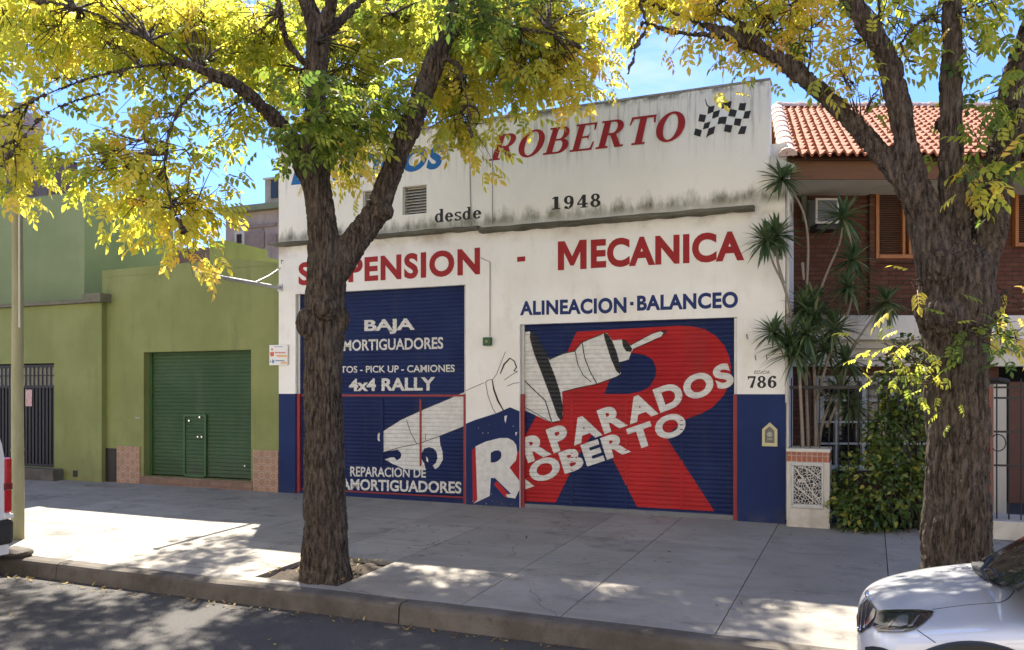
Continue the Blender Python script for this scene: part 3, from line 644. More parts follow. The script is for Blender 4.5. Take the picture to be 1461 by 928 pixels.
# left: red rail and posts of the wicket doors
p0 = LS.xz(440, 565)[1]
def hrail(sh, surf, x0, x1, z, h, m, dep=.008):
    mb = MB(); mb.box(x0, x1, surf.Y - surf.amp - dep, surf.Y - .001, z - h / 2, z + h / 2); return mb.build('rail', m, sh)
hrail(ls, LS, LD[0] + .062, LD[1] - .057, 1.655, .030, M_REDR); hrail(ls, LS, LD[0] + .062, LD[1] - .057, .105, .022, M_REDR, .006)
post(ls, LS, 545, 570, 664, 5, M_SLATB, .012); post(ls, LS, 600.5, 570, 665, 2.6, M_REDR, .012)
for px, q in ((816, ((567, 672, 1), (672, 725, 0))), (893.5, ((567, 692, 1), (692, 725, 0))), (972.5, ((567, 600, 1), (600, 657, 0), (657, 725, 1)))):
    mb = MB(); sf = RS
    for y0_, y1_, k in q: a, b = sf.xz(px - 1.7, y0_), sf.xz(px + 1.7, y1_); mb.box(a[0], b[0], sf.Y - sf.amp - .006, sf.Y - .001, b[1], a[1], k)
    mb.build('door_post', [M_SLATB, M_RED], rs)

# ---- lettering on the left shutter
T = text_quad
T(LS, sans('BAJA', .035), [(520, 477.5), (592, 476), (592, 454), (520, 457)], 'painted_lettering', M_WHT, ls, .003)
T(LS, sans('AMORTIGUADORES', .022), [(478, 501.5), (632.5, 498), (632.5, 481), (478, 486)], 'painted_lettering', M_WHT, ls, .003)
T(LS, sans('AUTOS - PICK UP - CAMIONES', .018), [(469, 532.5), (649, 531), (649, 520.5), (469, 523)], 'painted_lettering', M_WHT, ls, .003)
T(LS, sans('4x4 RALLY', .035), [(498, 558.5), (621, 557.5), (621, 538), (498, 541)], 'painted_lettering', M_WHT, ls, .003)
T(LS, sans('REPARACION DE', .02), [(500, 680), (608, 682), (608, 668.5), (500, 665.5)], 'painted_lettering', M_WHT, ls, .006)
T(LS, sans('AMORTIGUADORES', .028), [(487, 699), (658.5, 704.5), (658.5, 687.5), (487, 683)], 'painted_lettering', M_WHT, ls, .006)

# ---- arm mural on the left shutter (zoom coordinates)
c2 = zL(4.033, 520, 500)
arm = [(105, 465), (130, 452), (210, 402), (330, 346), (480, 284), (580, 238), (580, 436), (520, 460), (450, 487), (432, 492), (436, 540), (450, 585), (452, 630), (430, 668), (408, 685), (394, 664), (412, 648), (421, 620), (417, 590), (400, 566), (372, 557), (345, 566), (330, 592), (328, 622), (345, 652), (352, 690), (300, 690), (230, 682), (165, 655), (118, 628), (150, 617), (170, 616), (188, 634), (206, 622), (214, 605), (208, 586), (190, 572), (140, 580), (108, 586)]
paint(LS, arm, 'painted_mural', M_WHT, ls, .0035, c2)
paints(LS, [strip([(100, 470), (210, 400), (330, 345), (480, 282), (580, 237)], 3), strip([(110, 588), (200, 560), (320, 535), (450, 488), (580, 436)], 4), strip([(243, 400), (265, 470), (302, 540)], 4), strip([(352, 480), (352, 520)], 3)], 'painted_mural', M_BLK, ls, .005, c2)
paint(LS, smoothpoly([(82, 475), (92, 480), (86, 505), (92, 525), (80, 520), (76, 495)], 3), 'painted_mural', M_WHT, ls, .0035, c2)
paint(LS, smoothpoly([(355, 612), (365, 620), (368, 645), (358, 635)], 3), 'painted_mural', M_WHT, ls, .0055, c2)

# ---- mural on the right shutter
c6 = zL(2.577, 650, 400)
red = [(445, 190), (640, 178), (820, 167), (870, 170), (915, 180), (955, 203), (988, 240), (1006, 280), (1013, 322), (1007, 375), (988, 422), (945, 468), (900, 492), (850, 510), (772, 573), (952, 850), (668, 834), (530, 566), (500, 572), (455, 640), (368, 818), (238, 812), (238, 605), (290, 512), (345, 400), (408, 270)]
paint(RS, red, 'painted_mural', M_RED, rs, .002, c6)
ctr = [(547, 419), (575, 345), (600, 272), (655, 268), (695, 275), (725, 292), (738, 325), (735, 355), (715, 390), (685, 408), (640, 418)]
paint(RS, ctr, 'painted_mural', M_SLATB, rs, .004, c6)
wht = [[(238, 195), (272, 188), (290, 195), (345, 292), (395, 270), (437, 262), (465, 228), (540, 197), (558, 195), (577, 222), (612, 218), (628, 222), (642, 240), (720, 198), (750, 188), (775, 185), (772, 196), (757, 207), (652, 256), (648, 264), (638, 293), (603, 303), (608, 345), (590, 356), (520, 381), (450, 395), (392, 410), (395, 495), (388, 516), (350, 523), (238, 470)]]
paints(RS, wht, 'painted_mural', M_WHT, rs, .0055, c6)
blk = [[(275, 187), (291, 196), (312, 232), (335, 268), (346, 300), (368, 358), (385, 412), (396, 470), (393, 500), (386, 516), (374, 498), (350, 430), (318, 345), (286, 262), (273, 210)],
       [(545, 194), (560, 198), (577, 224), (592, 262), (608, 320), (606, 347), (592, 335), (572, 290), (558, 245), (548, 215)],
       [(612, 218), (629, 222), (650, 252), (646, 264), (628, 262), (616, 244)], [(752, 187), (776, 184), (773, 196), (757, 207), (765, 194)],
       strip([(440, 260), (450, 310), (470, 350), (500, 375)], 3), strip([(466, 228), (475, 285), (497, 340), (520, 380)], 3.5), strip([(238, 352), (280, 395), (330, 442), (342, 480), (354, 520)], 4),
       strip([(396, 410), (450, 396), (520, 382), (590, 357), (608, 346)], 3), strip([(346, 292), (395, 270), (437, 262), (466, 228), (542, 197)], 3), strip([(652, 255), (757, 208)], 2.5), strip([(642, 240), (720, 198), (752, 187)], 2.5), strip([(603, 303), (638, 293), (648, 264)], 2.5),
       strip([(354, 523), (388, 516), (396, 495)], 2.5), strip([(240, 458), (300, 492), (352, 523)], 2.5)]
paints(RS, blk, 'painted_mural', M_BLK, rs, .008, c6)
# words, letter by letter up the slope
def word(txt, bl, br, hl, hr, lean, wf=1.0, bold=.05):
    """letters set along a rising baseline, each upright and wide"""
    shapes = [sans(ch, bold) for ch in txt]; ws = [max(a for a, b in s[0]) - min(a for a, b in s[0]) for s in shapes]
    gap = .055; tot = sum(ws) + gap * (len(txt) - 1); x = 0
    bl, br = np.array(bl, float), np.array(br, float)
    for s, wd in zip(shapes, ws):
        t0, t1 = x / tot, (x + wd) / tot; a, b = bl + (br - bl) * t0, bl + (br - bl) * t1
        h0, h1 = hl + (hr - hl) * t0, hl + (hr - hl) * t1
        T(RS, s, [tuple(a), tuple(b), tuple(b + np.array((-lean * h1, -h1))), tuple(a + np.array((-lean * h0, -h0)))], 'painted_lettering', M_WHT, rs, .0115)
        x += wd + gap
word('RPARADOS', (754, 661), (1050, 549), 34, 33, .34)
word('OBERTO', (761, 692), (983, 617), 30, 32, .32)
paint(RS, [(222, 700), (247, 722), (290, 757), (240, 776), (236, 776)], 'painted_lettering', M_WHT, rs, .010, c6)

# ---- mural and big letter on the middle pillar (clipped to the pillar)
XA, XB = LD[1] + .002, RD[0] - .002
def clipx(pts, lo=XA, hi=XB):
    for s, lim in ((1, hi), (-1, lo)):
        out = []
        for p, q in zip(pts, pts[1:] + pts[:1]):
            ip, iq = s * p[0] <= s * lim, s * q[0] <= s * lim
            if ip: out.append(p)
            if ip != iq: t = (lim - p[0]) / (q[0] - p[0]); out.append((lim, p[1] + t * (q[1] - p[1])))
        pts = out
    return pts
def pil(polys, m, lift, name='painted_mural'):
    finish(WL, join2d([poly2d(clipx([WL.xz(*c2(p)) for p in q])) for q in polys]), name, m, WS, lift)
pil([[(570, 428), (640, 400), (760, 362), (838, 328), (895, 352), (900, 1000), (570, 1000)]], M_BLUE, .002)
pil([[(620, 575), (642, 553), (648, 862), (624, 878)], [(745, 772), (762, 752), (838, 835), (812, 848)], [(770, 572), (790, 578), (799, 598), (797, 620), (780, 640), (783, 600)], [(835, 675), (900, 560), (900, 760)]], M_RED, .004)
pil([[(640, 553), (700, 525), (780, 505), (825, 505), (855, 520), (874, 545), (880, 590), (872, 635), (850, 658), (836, 675), (898, 760), (898, 790), (868, 852), (822, 846), (815, 830), (845, 826), (752, 735), (728, 735), (722, 838), (628, 882), (650, 862)]], M_WHT, .006)
pil([[(728, 590), (750, 578), (772, 575), (786, 585), (790, 602), (785, 622), (768, 638), (750, 645), (728, 646)]], M_BLUE, .009)
pil([strip([(580, 234), (690, 186)], 3), strip([(697, 184), (712, 172), (735, 168)], 3), strip([(697, 184), (710, 255), (738, 335), (758, 364)], 3), strip([(735, 168), (745, 225), (768, 290), (800, 346)], [5, 9, 10, 6]),
     strip([(738, 168), (760, 140), (795, 50), (812, 8)], 2.5), strip([(782, 135), (805, 80), (838, 46), (862, 62), (876, 98), (860, 120), (880, 122)], [5, 9, 8, 6, 7, 8, 5]), strip([(805, 172), (850, 140), (882, 122)], 3), strip([(822, 207), (860, 190), (892, 186)], 3)], M_BLK, .004)
# flaked spots on the blue
fl = []
for _ in range(18):
    x, y = random.uniform(600, 880), random.choice([random.uniform(395, 480), random.uniform(820, 890)]); r = random.uniform(.8, 2.6)
    fl.append([(x + r * random.uniform(.5, 1.4) * math.cos(a), y + r * random.uniform(.5, 1.6) * math.sin(a)) for a in np.linspace(0, 6.28, 8)[:-1]])
pil(fl, M_WHT, .0035, 'flaked_paint')
pil([[(806, 378), (822, 375), (818, 392), (812, 420), (806, 400)], [(868, 472), (880, 470), (872, 495)]], M_WHT, .0036, 'flaked_paint')

# ---- lettering on the wall
T(WL, serif('ROBERTO'), [(697, 231), (973, 201), (982, 157), (710, 192)], 'painted_lettering', M_REDW, WS, .003)
T(WL, sans('ELASTICOS', .05, 1.12), [(415, 265), (628, 241), (636, 206), (424, 232)], 'painted_lettering', M_BLUW, WS, .003)
T(WL, serif('desde', .05), [(620.5, 318.5), (687, 312), (687, 294), (620.5, 299)], 'painted_lettering', M_BLKW, WS, .003)
T(WL, serif('1948', .16), [(788, 300), (857, 295.5), (857, 276), (788, 281)], 'painted_lettering', M_BLKW, WS, .003)
T(WL, sans('SUSPENSION', .04, 1.12), [(426, 408), (685, 392), (685, 353), (426, 375)], 'painted_lettering', M_REDW, WS, .003)
paint(WL, [(738, 374), (749.5, 373), (749.5, 366), (738, 367)], 'painted_lettering', M_REDW, WS, .003)
SM = poly2d([(0, 0), (0, 1), (.24, 1), (.5, .46), (.76, 1), (1, 1), (1, 0), (.78, 0), (.78, .60), (.56, .14), (.44, .14), (.22, .60), (.22, 0)])
mv = [WL.xz(*p) for p in ((796, 386), (837, 384), (837, 342), (796, 345))]
mshape = ([tuple(np.array(mv[0]) * (1 - a) * (1 - b) + np.array(mv[1]) * a * (1 - b) + np.array(mv[2]) * a * b + np.array(mv[3]) * (1 - a) * b) for a, b in SM[0]], SM[1])
tl_ = T(WL, sans('ECANICA', .045, 1.08), [(843, 383.5), (1062, 372), (1062, 329), (843, 342)], 'painted_lettering', M_REDW, WS, .003)
ml_ = finish(WL, mshape, 'painted_lettering', M_REDW, WS, .003)
bm_ = bmesh.new(); bm_.from_mesh(tl_.data); bm_.from_mesh(ml_.data); bm_.to_mesh(tl_.data); bm_.free(); bpy.data.objects.remove(ml_)
T(WL, sans('ALINEACION', .04, 1.06), [(742, 450.5), (894, 447), (894, 424), (742, 430)], 'painted_lettering', M_NAVW, WS, .003)
T(WL, sans('BALANCEO', .04, 1.06), [(909, 444), (1053, 439.5), (1053, 416), (909, 422)], 'painted_lettering', M_NAVW, WS, .003)
paint(WL, [(899, 436), (904, 436), (904, 431), (899, 431)], 'painted_lettering', M_NAVW, WS, .003)
T(WL, serif('786', .10), [(1067, 554), (1108, 554), (1108, 536.5), (1067, 536.5)], 'painted_lettering', M_BLKW, WS, .003)
mk = [strip([(1076 + k * 3.2, 532 - (k % 3)), (1078.6 + k * 3.2, 529 + (k % 2))], .9) for k in range(7)] + [strip([(1076, 533), (1099, 532.5)], .7)]
paints(WL, mk, 'pencilled_mark', M_BLKW, WS, .003)
# wavy chequered flag, 8 columns x 4.5 rows of the drawing (zoom coordinates)
c5 = zL(8.117, 960, 120)
ck = [[(410, 258), (432, 262), (485, 250), (470, 325), (402, 352)], [(575, 212), (620, 200), (683, 202), (665, 285), (612, 275), (566, 290)], [(775, 222), (815, 225), (852, 220), (832, 312), (795, 308), (757, 303)],
      [(310, 350), (388, 362), (365, 445), (295, 432)], [(470, 325), (548, 300), (528, 378), (460, 405), (455, 390)], [(660, 292), (705, 297), (745, 308), (720, 388), (690, 375), (642, 372)], [(835, 320), (905, 310), (882, 400), (812, 404)],
      [(365, 458), (438, 435), (415, 510), (348, 530)], [(535, 390), (580, 380), (628, 382), (610, 468), (560, 462), (516, 470)], [(722, 400), (800, 406), (778, 490), (705, 475)],
      [(262, 515), (338, 538), (318, 615), (243, 590)], [(415, 518), (493, 490), (475, 575), (425, 597), (385, 627)], [(610, 470), (692, 484), (670, 568), (590, 550)], [(790, 492), (858, 490), (832, 582), (752, 584)]]
fs = Surf(0); finish(fs, join2d([poly2d([fs.xz(*c5(p)) for p in q]) for q in ck]), 'chequered_flag', M_BLKW, WS, .003)
wk = [[(410, 352), (470, 328), (455, 402), (390, 430), (375, 440), (392, 362)], [(550, 300), (612, 278), (660, 292), (640, 372), (530, 388)], [(745, 308), (830, 316), (810, 402), (722, 388)], [(440, 432), (530, 388), (512, 470), (415, 515)], [(630, 382), (720, 395), (703, 475), (612, 466)]]
finish(fs, join2d([poly2d([fs.xz(*c5(p)) for p in q]) for q in wk]), 'chequered_flag', mat('white_lettering_paint', (.80, .79, .75), .7), WS, .0015)
paint(WL, smoothpoly([(370, 168), (380, 180), (400, 240), (425, 258), (400, 260), (385, 238)], 3), 'stain', M_BLKW, WS, .002, c5)

# sign bracket arm reaching out over the pavement
a = P(400, 411); bx = empty('sign_bracket', (a.x, 0, a.z), 'bare white metal arm reaching out from the left corner of the workshop wall', 'bracket')
mb = MB(); mb.tube([(a.x, 0, a.z), (a.x, -1.86, a.z + .0)], .030, 10); mb.build('arm', M_GALV, bx, smooth=False)
mb = MB(); mb.box(a.x - .04, a.x + .04, -1.885, -1.86, a.z - .05, a.z + .05); mb.build('end_plate', M_CREAM2, bx)
mb = MB(); mb.tube([(a.x, -.62, a.z + .02), (a.x, -.3, a.z + .16), (a.x, -.002, a.z + .33)], .010, 6); mb.build('stay', M_GALV, bx)
mb = MB(); mb.box(a.x - .05, a.x + .05, -.012, -.001, a.z - .06, a.z + .06); mb.build('wall_plate', M_GALV, bx)
# small notice between the green wall and the white pillar
p, q = P(384.5, 521.5, -.03), P(410.5, 492, -.03); sg = empty('notice_sign', (p.x, -.03, p.z), 'small white notice sign with red and orange marks at the corner of the green wall', 'sign')
mb = MB(); mb.box(p.x, q.x, -.034, -.016, p.z, q.z); mb.build('panel', mat('white_sign_board', (.74, .73, .68), .5), sg)
S2 = Surf(-.034)
c4 = zL(7.1375, 370, 470)
paints(S2, [[(108, 235), (150, 232), (148, 275), (115, 278)], smoothpoly([(122, 195), (138, 198), (134, 218), (124, 215)], 3)], 'printed_mark', mat('orange_red_print', (.60, .10, .05), .5), sg, .002, c4)
paints(S2, [[(218, 330), (280, 330), (280, 352), (218, 352)], [(162 + k * 0, 262), (282, 262), (282, 284), (190, 284)]], 'printed_mark', mat('pale_orange_print', (.70, .40, .18), .5), sg, .002, c4)
paints(S2, [[(160 + k * 14, 232), (169 + k * 14, 232), (169 + k * 14, 246), (160 + k * 14, 246)] for k in range(8)], 'printed_mark', MATS['orange_red_print'], sg, .003, c4)
paints(S2, [[(108, 322), (122, 322), (122, 336), (108, 336)], [(130, 305), (155, 318), (150, 345), (130, 345)], [(165, 315), (258, 315), (258, 326), (165, 326)], [(150, 175), (240, 176), (240, 182), (150, 181)]], 'printed_mark', mat('blue_grey_print', (.16, .22, .38), .5), sg, .002, c4)
mb = MB(); mb.box(q.x - .13, q.x - .10, -.0155, -.0015, p.z + .05, q.z - .05); mb.build('batten', M_GALV, sg)

# ================================================================== GREEN GARAGE
GX0, GX1 = -13.16, XL - .006
GB = empty('garage_building', (-11.1, 0, 0), 'olive green garage with a dark green roller shutter and patterned tile base', 'building')
GD = (-12.13, -9.69, .19, 2.43)
mb = MB(); wall_grid(mb, GX0, GX1, -.3, 3.84, [GD], .012, .25)
def prism(mb, pts, y0, y1, mi=0):
    n = len(pts); mb.add([(x, y0, z) for x, z in pts] + [(x, y1, z) for x, z in pts], [tuple(range(n)), tuple(range(2 * n - 1, n - 1, -1))] + [(k, n + k, n + (k + 1) % n, (k + 1) % n) for k in range(n)], mi)
prism(mb, [(GX0, 3.842), (GX1, 3.842), (GX1, 3.87), (-9.95, 3.99), (-10.585, 4.0), (GX0, 3.97)], .010, .26)
q0, q1, q2 = P(299, 345, .6), P(322, 345, .6), P(322, 372, .6)
mb.box(q0.x, q1.x, .6, 1.75, 3.6, q0.z); mb.box(q0.x + .002, q1.x - .002, 1.752, 2.4, 3.6, q0.z - .14); mb.box(q0.x + .004, q1.x - .004, 2.402, 3.4, 3.6, q0.z - .3)
mb.box(GX0, GX1, 6.8, 7, -.3, 3.8); mb.box(GX0 + .01, GX0 + .2, .27, 6.8, -.3, 3.8); mb.box(GX1 - .2, GX1 - .01, .27, 6.8, -.3, 3.8); mb.box(GX0 + .2, GX1 - .2, .27, 6.8, 3.62, 3.72)
mb.build('wall', M_GRN, GB)
GS = Surf(.20, .066, .2, .012)
gs = slats(GS, GD[0] + .002, GD[1] - .002, .21, GD[3] - .002).build('roller_shutter', M_GSH, GB)
for q in ((GD[0] + .002, GD[0] + .05), (GD[1] - .05, GD[1] - .002)): mb = MB(); mb.box(*q, .15, .2, .2, GD[3] - .003); mb.build('guide_rail', M_GSHL, gs)
a, b = P(264, 592, .18), P(295, 674, .18)
wk_ = slats(Surf(.176, .066, .2, .012), a.x + .03, b.x - .03, .24, a.z - .03).build('wicket_door', M_GSH, gs)
mb = MB()
for x0, x1, z0, z1 in ((a.x - .01, a.x + .028, .225, a.z + .01), (b.x - .028, b.x + .01, .225, a.z + .01), (a.x + .029, b.x - .029, a.z - .028, a.z + .01), (a.x + .029, b.x - .029, .2, .24)): mb.box(x0, x1, .145, .187, z0, z1)
mb.build('wicket_frame', M_GSHL, gs)
for px, py in ((270, 600.5), (285, 595.5), (282.5, 623.5), (288, 623.5), (349.5, 665)):
    p = P(px, py, .15); mb = MB(); mb.tube([(p.x, .16, p.z), (p.x, .140, p.z)], .016, 10); mb.build('lock', M_CHROME, gs)
p = P(197, 596.5); 
for k in (-.03, .03): mb = MB(); mb.tube([(p.x + k, .012, p.z), (p.x + k, -.02, p.z)], .014, 8); mb.build('doorbell', M_CREAM2, GB)
mb = MB(); mb.box(GD[0] - .08, GD[1] + .05, -.02, .26, -.1, .188); mb.build('step', M_BRKC, GB, bevel=.01)
zt1, zt2 = P(380, 643).z, P(175, 637).z
for x0, x1, zt in ((GD[1] + .051, GX1 - .003, zt1), (-12.78, GD[0] - .081, zt2)):
    mb = MB(); mb.box(x0, x1, -.008, .011, -.2, zt); mb.build('tile_base', M_TILE, GB)
mb = MB(); mb.box(-13.12, -12.79, -.015, .010, .06, P(158, 640).z); mb.build('meter_door', M_DK, GB, bevel=.006)
mb = MB(); mb.box(-13.13, -12.785, -.004, .011, -.1, .055); mb.build('meter_door_sill', M_BRKC, GB)

# ================================================================== LEFT NEIGHBOUR
NB = empty('house_building', (-16, 0, 0), 'pale green house with a tall block behind a low wall with black gate', 'building')
ND = (-17.6, -14.29, .27, 2.26); NX1 = -13.05
mb = MB(); wall_grid(mb, -22, NX1, -.3, 3.36, [ND], -.10, .22); mb.build('front_wall', M_GRN, NB)
mb = MB(); mb.box(-22, NX1 - .34, -.19, .02, 3.362, 3.43); mb.box(NX1 - .338, NX1 + .12, -.24, .10, 3.362, 3.52); mb.build('coping', mat('mossy_coping', (.10, .095, .06), .9, (.20, .185, .13), 8, .9, .6, 30), NB, bevel=.008)
mb = MB(); mb.box(-24, -14.03, .35, 2.62, -.3, 5.62); o = mb.build('tall_block', M_GRN2, NB)
mb = MB(); mb.box(-22, -14.35, .125, .33, -.3, 3.3); mb.box(ND[0], ND[1], .11, .12, ND[2], ND[3]); mb.build('dark_passage', M_DARK, NB)
mb = MB(); mb.box(ND[0] - .05, ND[1] + .25, -.32, -.101, -.2, .262); mb.build('step', M_KERB, NB, bevel=.015)
gt = MB(); z0, z1, zm = ND[2] + .03, ND[3] - .02, P(40, 552, -.1).z
for z, h in ((z0, .05), (zm, .05), (z1 - .03, .05)): gt.box(ND[0] + .01, ND[1] - .01, -.075, -.04, z - h / 2, z + h / 2)
x = ND[0] + .03
while x < ND[1]:
    gt.box(x - .028, x + .028, -.068, -.046, z0, zm); x += .095
gate = gt.build('gate', M_DK, NB)
gt = MB(); x = ND[0] + .06
while x < ND[1] - .02:
    gt.box(x - .012, x + .012, -.065, -.05, zm + .026, z1 - .056); x += .115
gt.box(ND[0] + .01, ND[1] - .01, -.066, -.052, (zm + z1) / 2 - .01, (zm + z1) / 2 + .01)
gt.build('grille', M_DK, gate)
gl = MB(); gl.box(ND[0] + .02, ND[1] - .02, -.035, -.03, zm + .02, z1 - .05); gl.build('frosted_pane', mat('frosted_glass', (.30, .28, .20), .3, (.14, .14, .12), 6, .9), gate)
p = P(41, 568, -.08); gl = MB(); gl.box(p.x - .09, p.x + .09, -.082, -.076, p.z - .16, p.z + .16); s_ = gl.build('gate_plate', mat('white_plate', (.55, .50, .48), .5, (.45, .12, .10), 22, .5), gate)
p = P(81, 561, -.08); gl = MB(); gl.box(p.x - .05, p.x + .06, -.09, -.07, p.z - .04, p.z + .04); gl.build('lock_box', M_GALV, gate)
p = P(107.5, 676, -.1); gl = MB(); gl.box(p.x - .06, p.x + .06, -.106, -.099, p.z - .06, p.z + .06); gl.build('vent', M_DK, NB)

# ================================================================== FAR BUILDINGS
def hbox(mb, px0, px1, py0, py1, d0, d1, mi=0):
    """box squared to the picture-parallel house axes: front at depth d0"""
    a, b = PD(px0, py1, d0), PD(px1, py0, d0)
    mb.obox(a, RIGHT * ((px1 - px0) / F * d0), FWD * (d1 - d0), (0, 0, b.z - a.z), mi)
def far(name, label, cat='building'): return empty(name, (0, 0, 0), label, cat)
def pbox(mb, px0, px1, py0, Y0, Y1, z0=-.3, mi=0):
    a, b = P(px0, py0, Y0), P(px1, py0, Y0); mb.box(a.x, b.x, Y0, Y1, z0, a.z, mi)
OB = empty('old_building', P(350, 380, 14), 'sooty old building with a green cornice beyond the garage roof', 'building')
mb = MB(); pbox(mb, 322, 420, 306, 14, 22); mb.build('wall', M_OLD, OB)
mb = MB(); a, b = P(314, 306, 13.8), P(424, 300, 13.8); mb.box(a.x, b.x, 13.7, 22.2, a.z, a.z + .22); mb.build('cornice', mat('greened_cornice', (.16, .17, .09), .9, (.25, .25, .15), 3, .8), OB)
mb = MB(); a, b = P(378, 300, 15), P(412, 254, 15); mb.box(a.x, b.x, 15, 19, a.z - .3, b.z); mb.build('roof_tower', M_OLD, OB)
mb = MB(); a, b = P(376, 257, 14.9), P(414, 250, 14.9); mb.box(a.x, b.x, 14.85, 19.1, a.z, b.z); mb.build('tower_cap', M_CREAM, OB)
for px0, px1, py0, py1 in ((337, 351, 330, 352), ):
    a, b = P(px0, py1, 14), P(px1, py0, 14); mb = MB(); mb.box(a.x, b.x, 13.9, 13.999, a.z, b.z); mb.box(a.x + .12, b.x - .12, 13.88, 13.899, a.z + .08, b.z - .12, 1); mb.build('window', [M_CREAM, M_GLASS], OB)
mb = MB()
for px0, px1, py0, py1 in ((330, 349, 316, 322), (353, 378, 330, 356), (352, 395, 318, 327), (382, 396, 334, 350)):
    a, b = P(px0, py1, 14), P(px1, py0, 14); mb.box(a.x, b.x, 13.93, 13.998, a.z, b.z)
mb.build('wall_panel', mat('mouldering_panel', (.34, .26, .2), .9, (.18, .13, .10), 2, .9), OB)
a = P(377, 278, 15); mb = MB(); b_ = P(387, 265, 14.98); mb.box(b_.x, b_.x + .3, 14.95, 14.999, b_.z - .5, b_.z + .2); mb.build('tower_window', M_GLASS, OB)
AN = empty('roof_antenna', P(320, 300, 14.5), 'thin television antenna on the roof edge of the old building', 'antenna')
mb = MB(); a = P(322, 302, 14.5); mb.tube([a, a + Vector((0, 0, .75))], .02, 6)
for k in range(4): z = .42 + k * .1; mb.tube([a + Vector((-.3 + .04 * k, 0, z)), a + Vector((.3 - .04 * k, 0, z + .02))], .012, 5)
b = P(343, 300, 14.5); mb.tube([b, b + Vector((0, 0, .75))], .012, 5); mb.build('mast', M_GALV, AN)
PK = empty('pink_building', P(20, 260, 20), 'pinkish plain block behind the pole top', 'building')
mb = MB(); a, b = P(-60, 176, 20), P(33, 182, 20); mb.box(a.x, b.x, 20, 21.2, 0, a.z); mb.build('wall', M_PINK, PK)
DB = empty('dark_roof_block', P(80, 260, 9), 'dark brown rooftop block between the green wall and the pink block', 'building')
mb = MB(); a, b = P(-60, 224, 8), P(73, 224, 8); mb.box(a.x, b.x, 8, 9.0, 0, b.z); a = Vector((a.x, 0, b.z)); mb.build('wall', M_BRN, DB)
mb = MB(); mb.box(a.x, b.x + .03, 7.97, 9.05, a.z + .002, a.z + .05); mb.build('coping', M_DK, DB)
RB = empty('brown_shed', P(200, 370, 7.5), 'greyish brown wall end between the tall green block and a bright gap', 'building')
mb = MB(); a, b = P(150, 351, 7.5), P(219, 351, 7.5); mb.box(a.x, b.x, 7.5, 11, 0, a.z); mb.build('wall', M_OLD, RB)
BB = empty('brown_outbuilding', P(270, 365, 8), 'low brown wall just above the garage parapet', 'building')
mb = MB(); a, b = P(238, 358, 8), P(305, 358, 8); mb.box(a.x, b.x, 8, 11, 0, a.z); mb.build('wall', mat('rusty_brown_wall', (.16, .09, .065), .9, (.24, .15, .11), 3, .9), BB)

# ================================================================== UTILITY POLE
b = G(25, 770); up = empty('utility_pole', (b.x, b.y, b.z), 'slim weathered greenish pole at the kerb beside the van', 'pole')
mb = MB(); top = PD(25, 155, 10.5).z; n = 14
mb.tube([(b.x + .004 * math.sin(k), b.y, b.z - .1 + (top - b.z + .1) * k / n) for k in range(n + 1)], [.075 - .018 * k / n for k in range(n + 1)], 16); mb.build('shaft', M_POLE, up, smooth=True)
mb = MB(); mb.tube([(b.x + .075, b.y - .03, b.z + 2.6), (b.x + .07, b.y - .03, top - .9)], .011, 6); mb.build('cable', M_CREAM2, up)
mb = MB()
for z in (1.1,): mb.tube([(b.x, b.y, b.z + z - .015), (b.x, b.y, b.z + z + .015)], .074, 16)
mb.build('band', M_POLE, up)

# ================================================================== BRICK HOUSE (stands askew to the street line)
HD = 12.1
HB0 = PD(1290, 700, HD); HB = empty('brick_house', (HB0.x, HB0.y, 0), 'dark red brick house with orange tiled roof behind the big trunk', 'house')
hz = lambda py, d=HD: HCAM - (py - YH) / F * d
mb = MB(); hbox(mb, 1088, 1900, 228, 450, HD, HD + 7); mb.build('upper_wall', M_BRK, HB)
# band, beam, ground floor
mb = MB(); hbox(mb, 1088, 1900, 450, 485, HD - .55, HD - .001); hbox(mb, 1088, 1900, 497.5, 523, HD - .30, HD - .002); mb.build('concrete_band', M_CREAM2, HB, bevel=.01)
mb = MB(); hbox(mb, 1088, 1900, 485.2, 497.3, HD - .42, HD - .003); mb.build('stepped_beam', M_CREAM, HB)  # step between the band and the lower beam, cream render
mb = MB(); hbox(mb, 1088, 1162, 523.2, 790, HD - .12, HD + 1); hbox(mb, 1162, 1336, 523.2, 536, HD - .12, HD + .2); hbox(mb, 1162, 1336, 672, 790, HD - .12, HD + .2); hbox(mb, 1336, 1425, 523.2, 790, HD - .12, HD + .2); mb.build('lower_wall', M_BRK, HB)
mb = MB(); hbox(mb, 1163, 1335, 523, 790, HD + .6, HD + .7); hbox(mb, 1425, 1900, 520, 790, HD + 1.6, HD + 1.7); mb.build('dark_interior', M_DARK, HB)
# pilaster in the upper wall
mb = MB(); hbox(mb, 1241, 1248, 258, 449.8, HD - .08, HD - .001); mb.build('pilaster', M_BRK, HB)
mb = MB(); hbox(mb, 1240, 1330, 369, 375, HD - .06, HD - .001); mb.build('sill', M_BRK, HB)
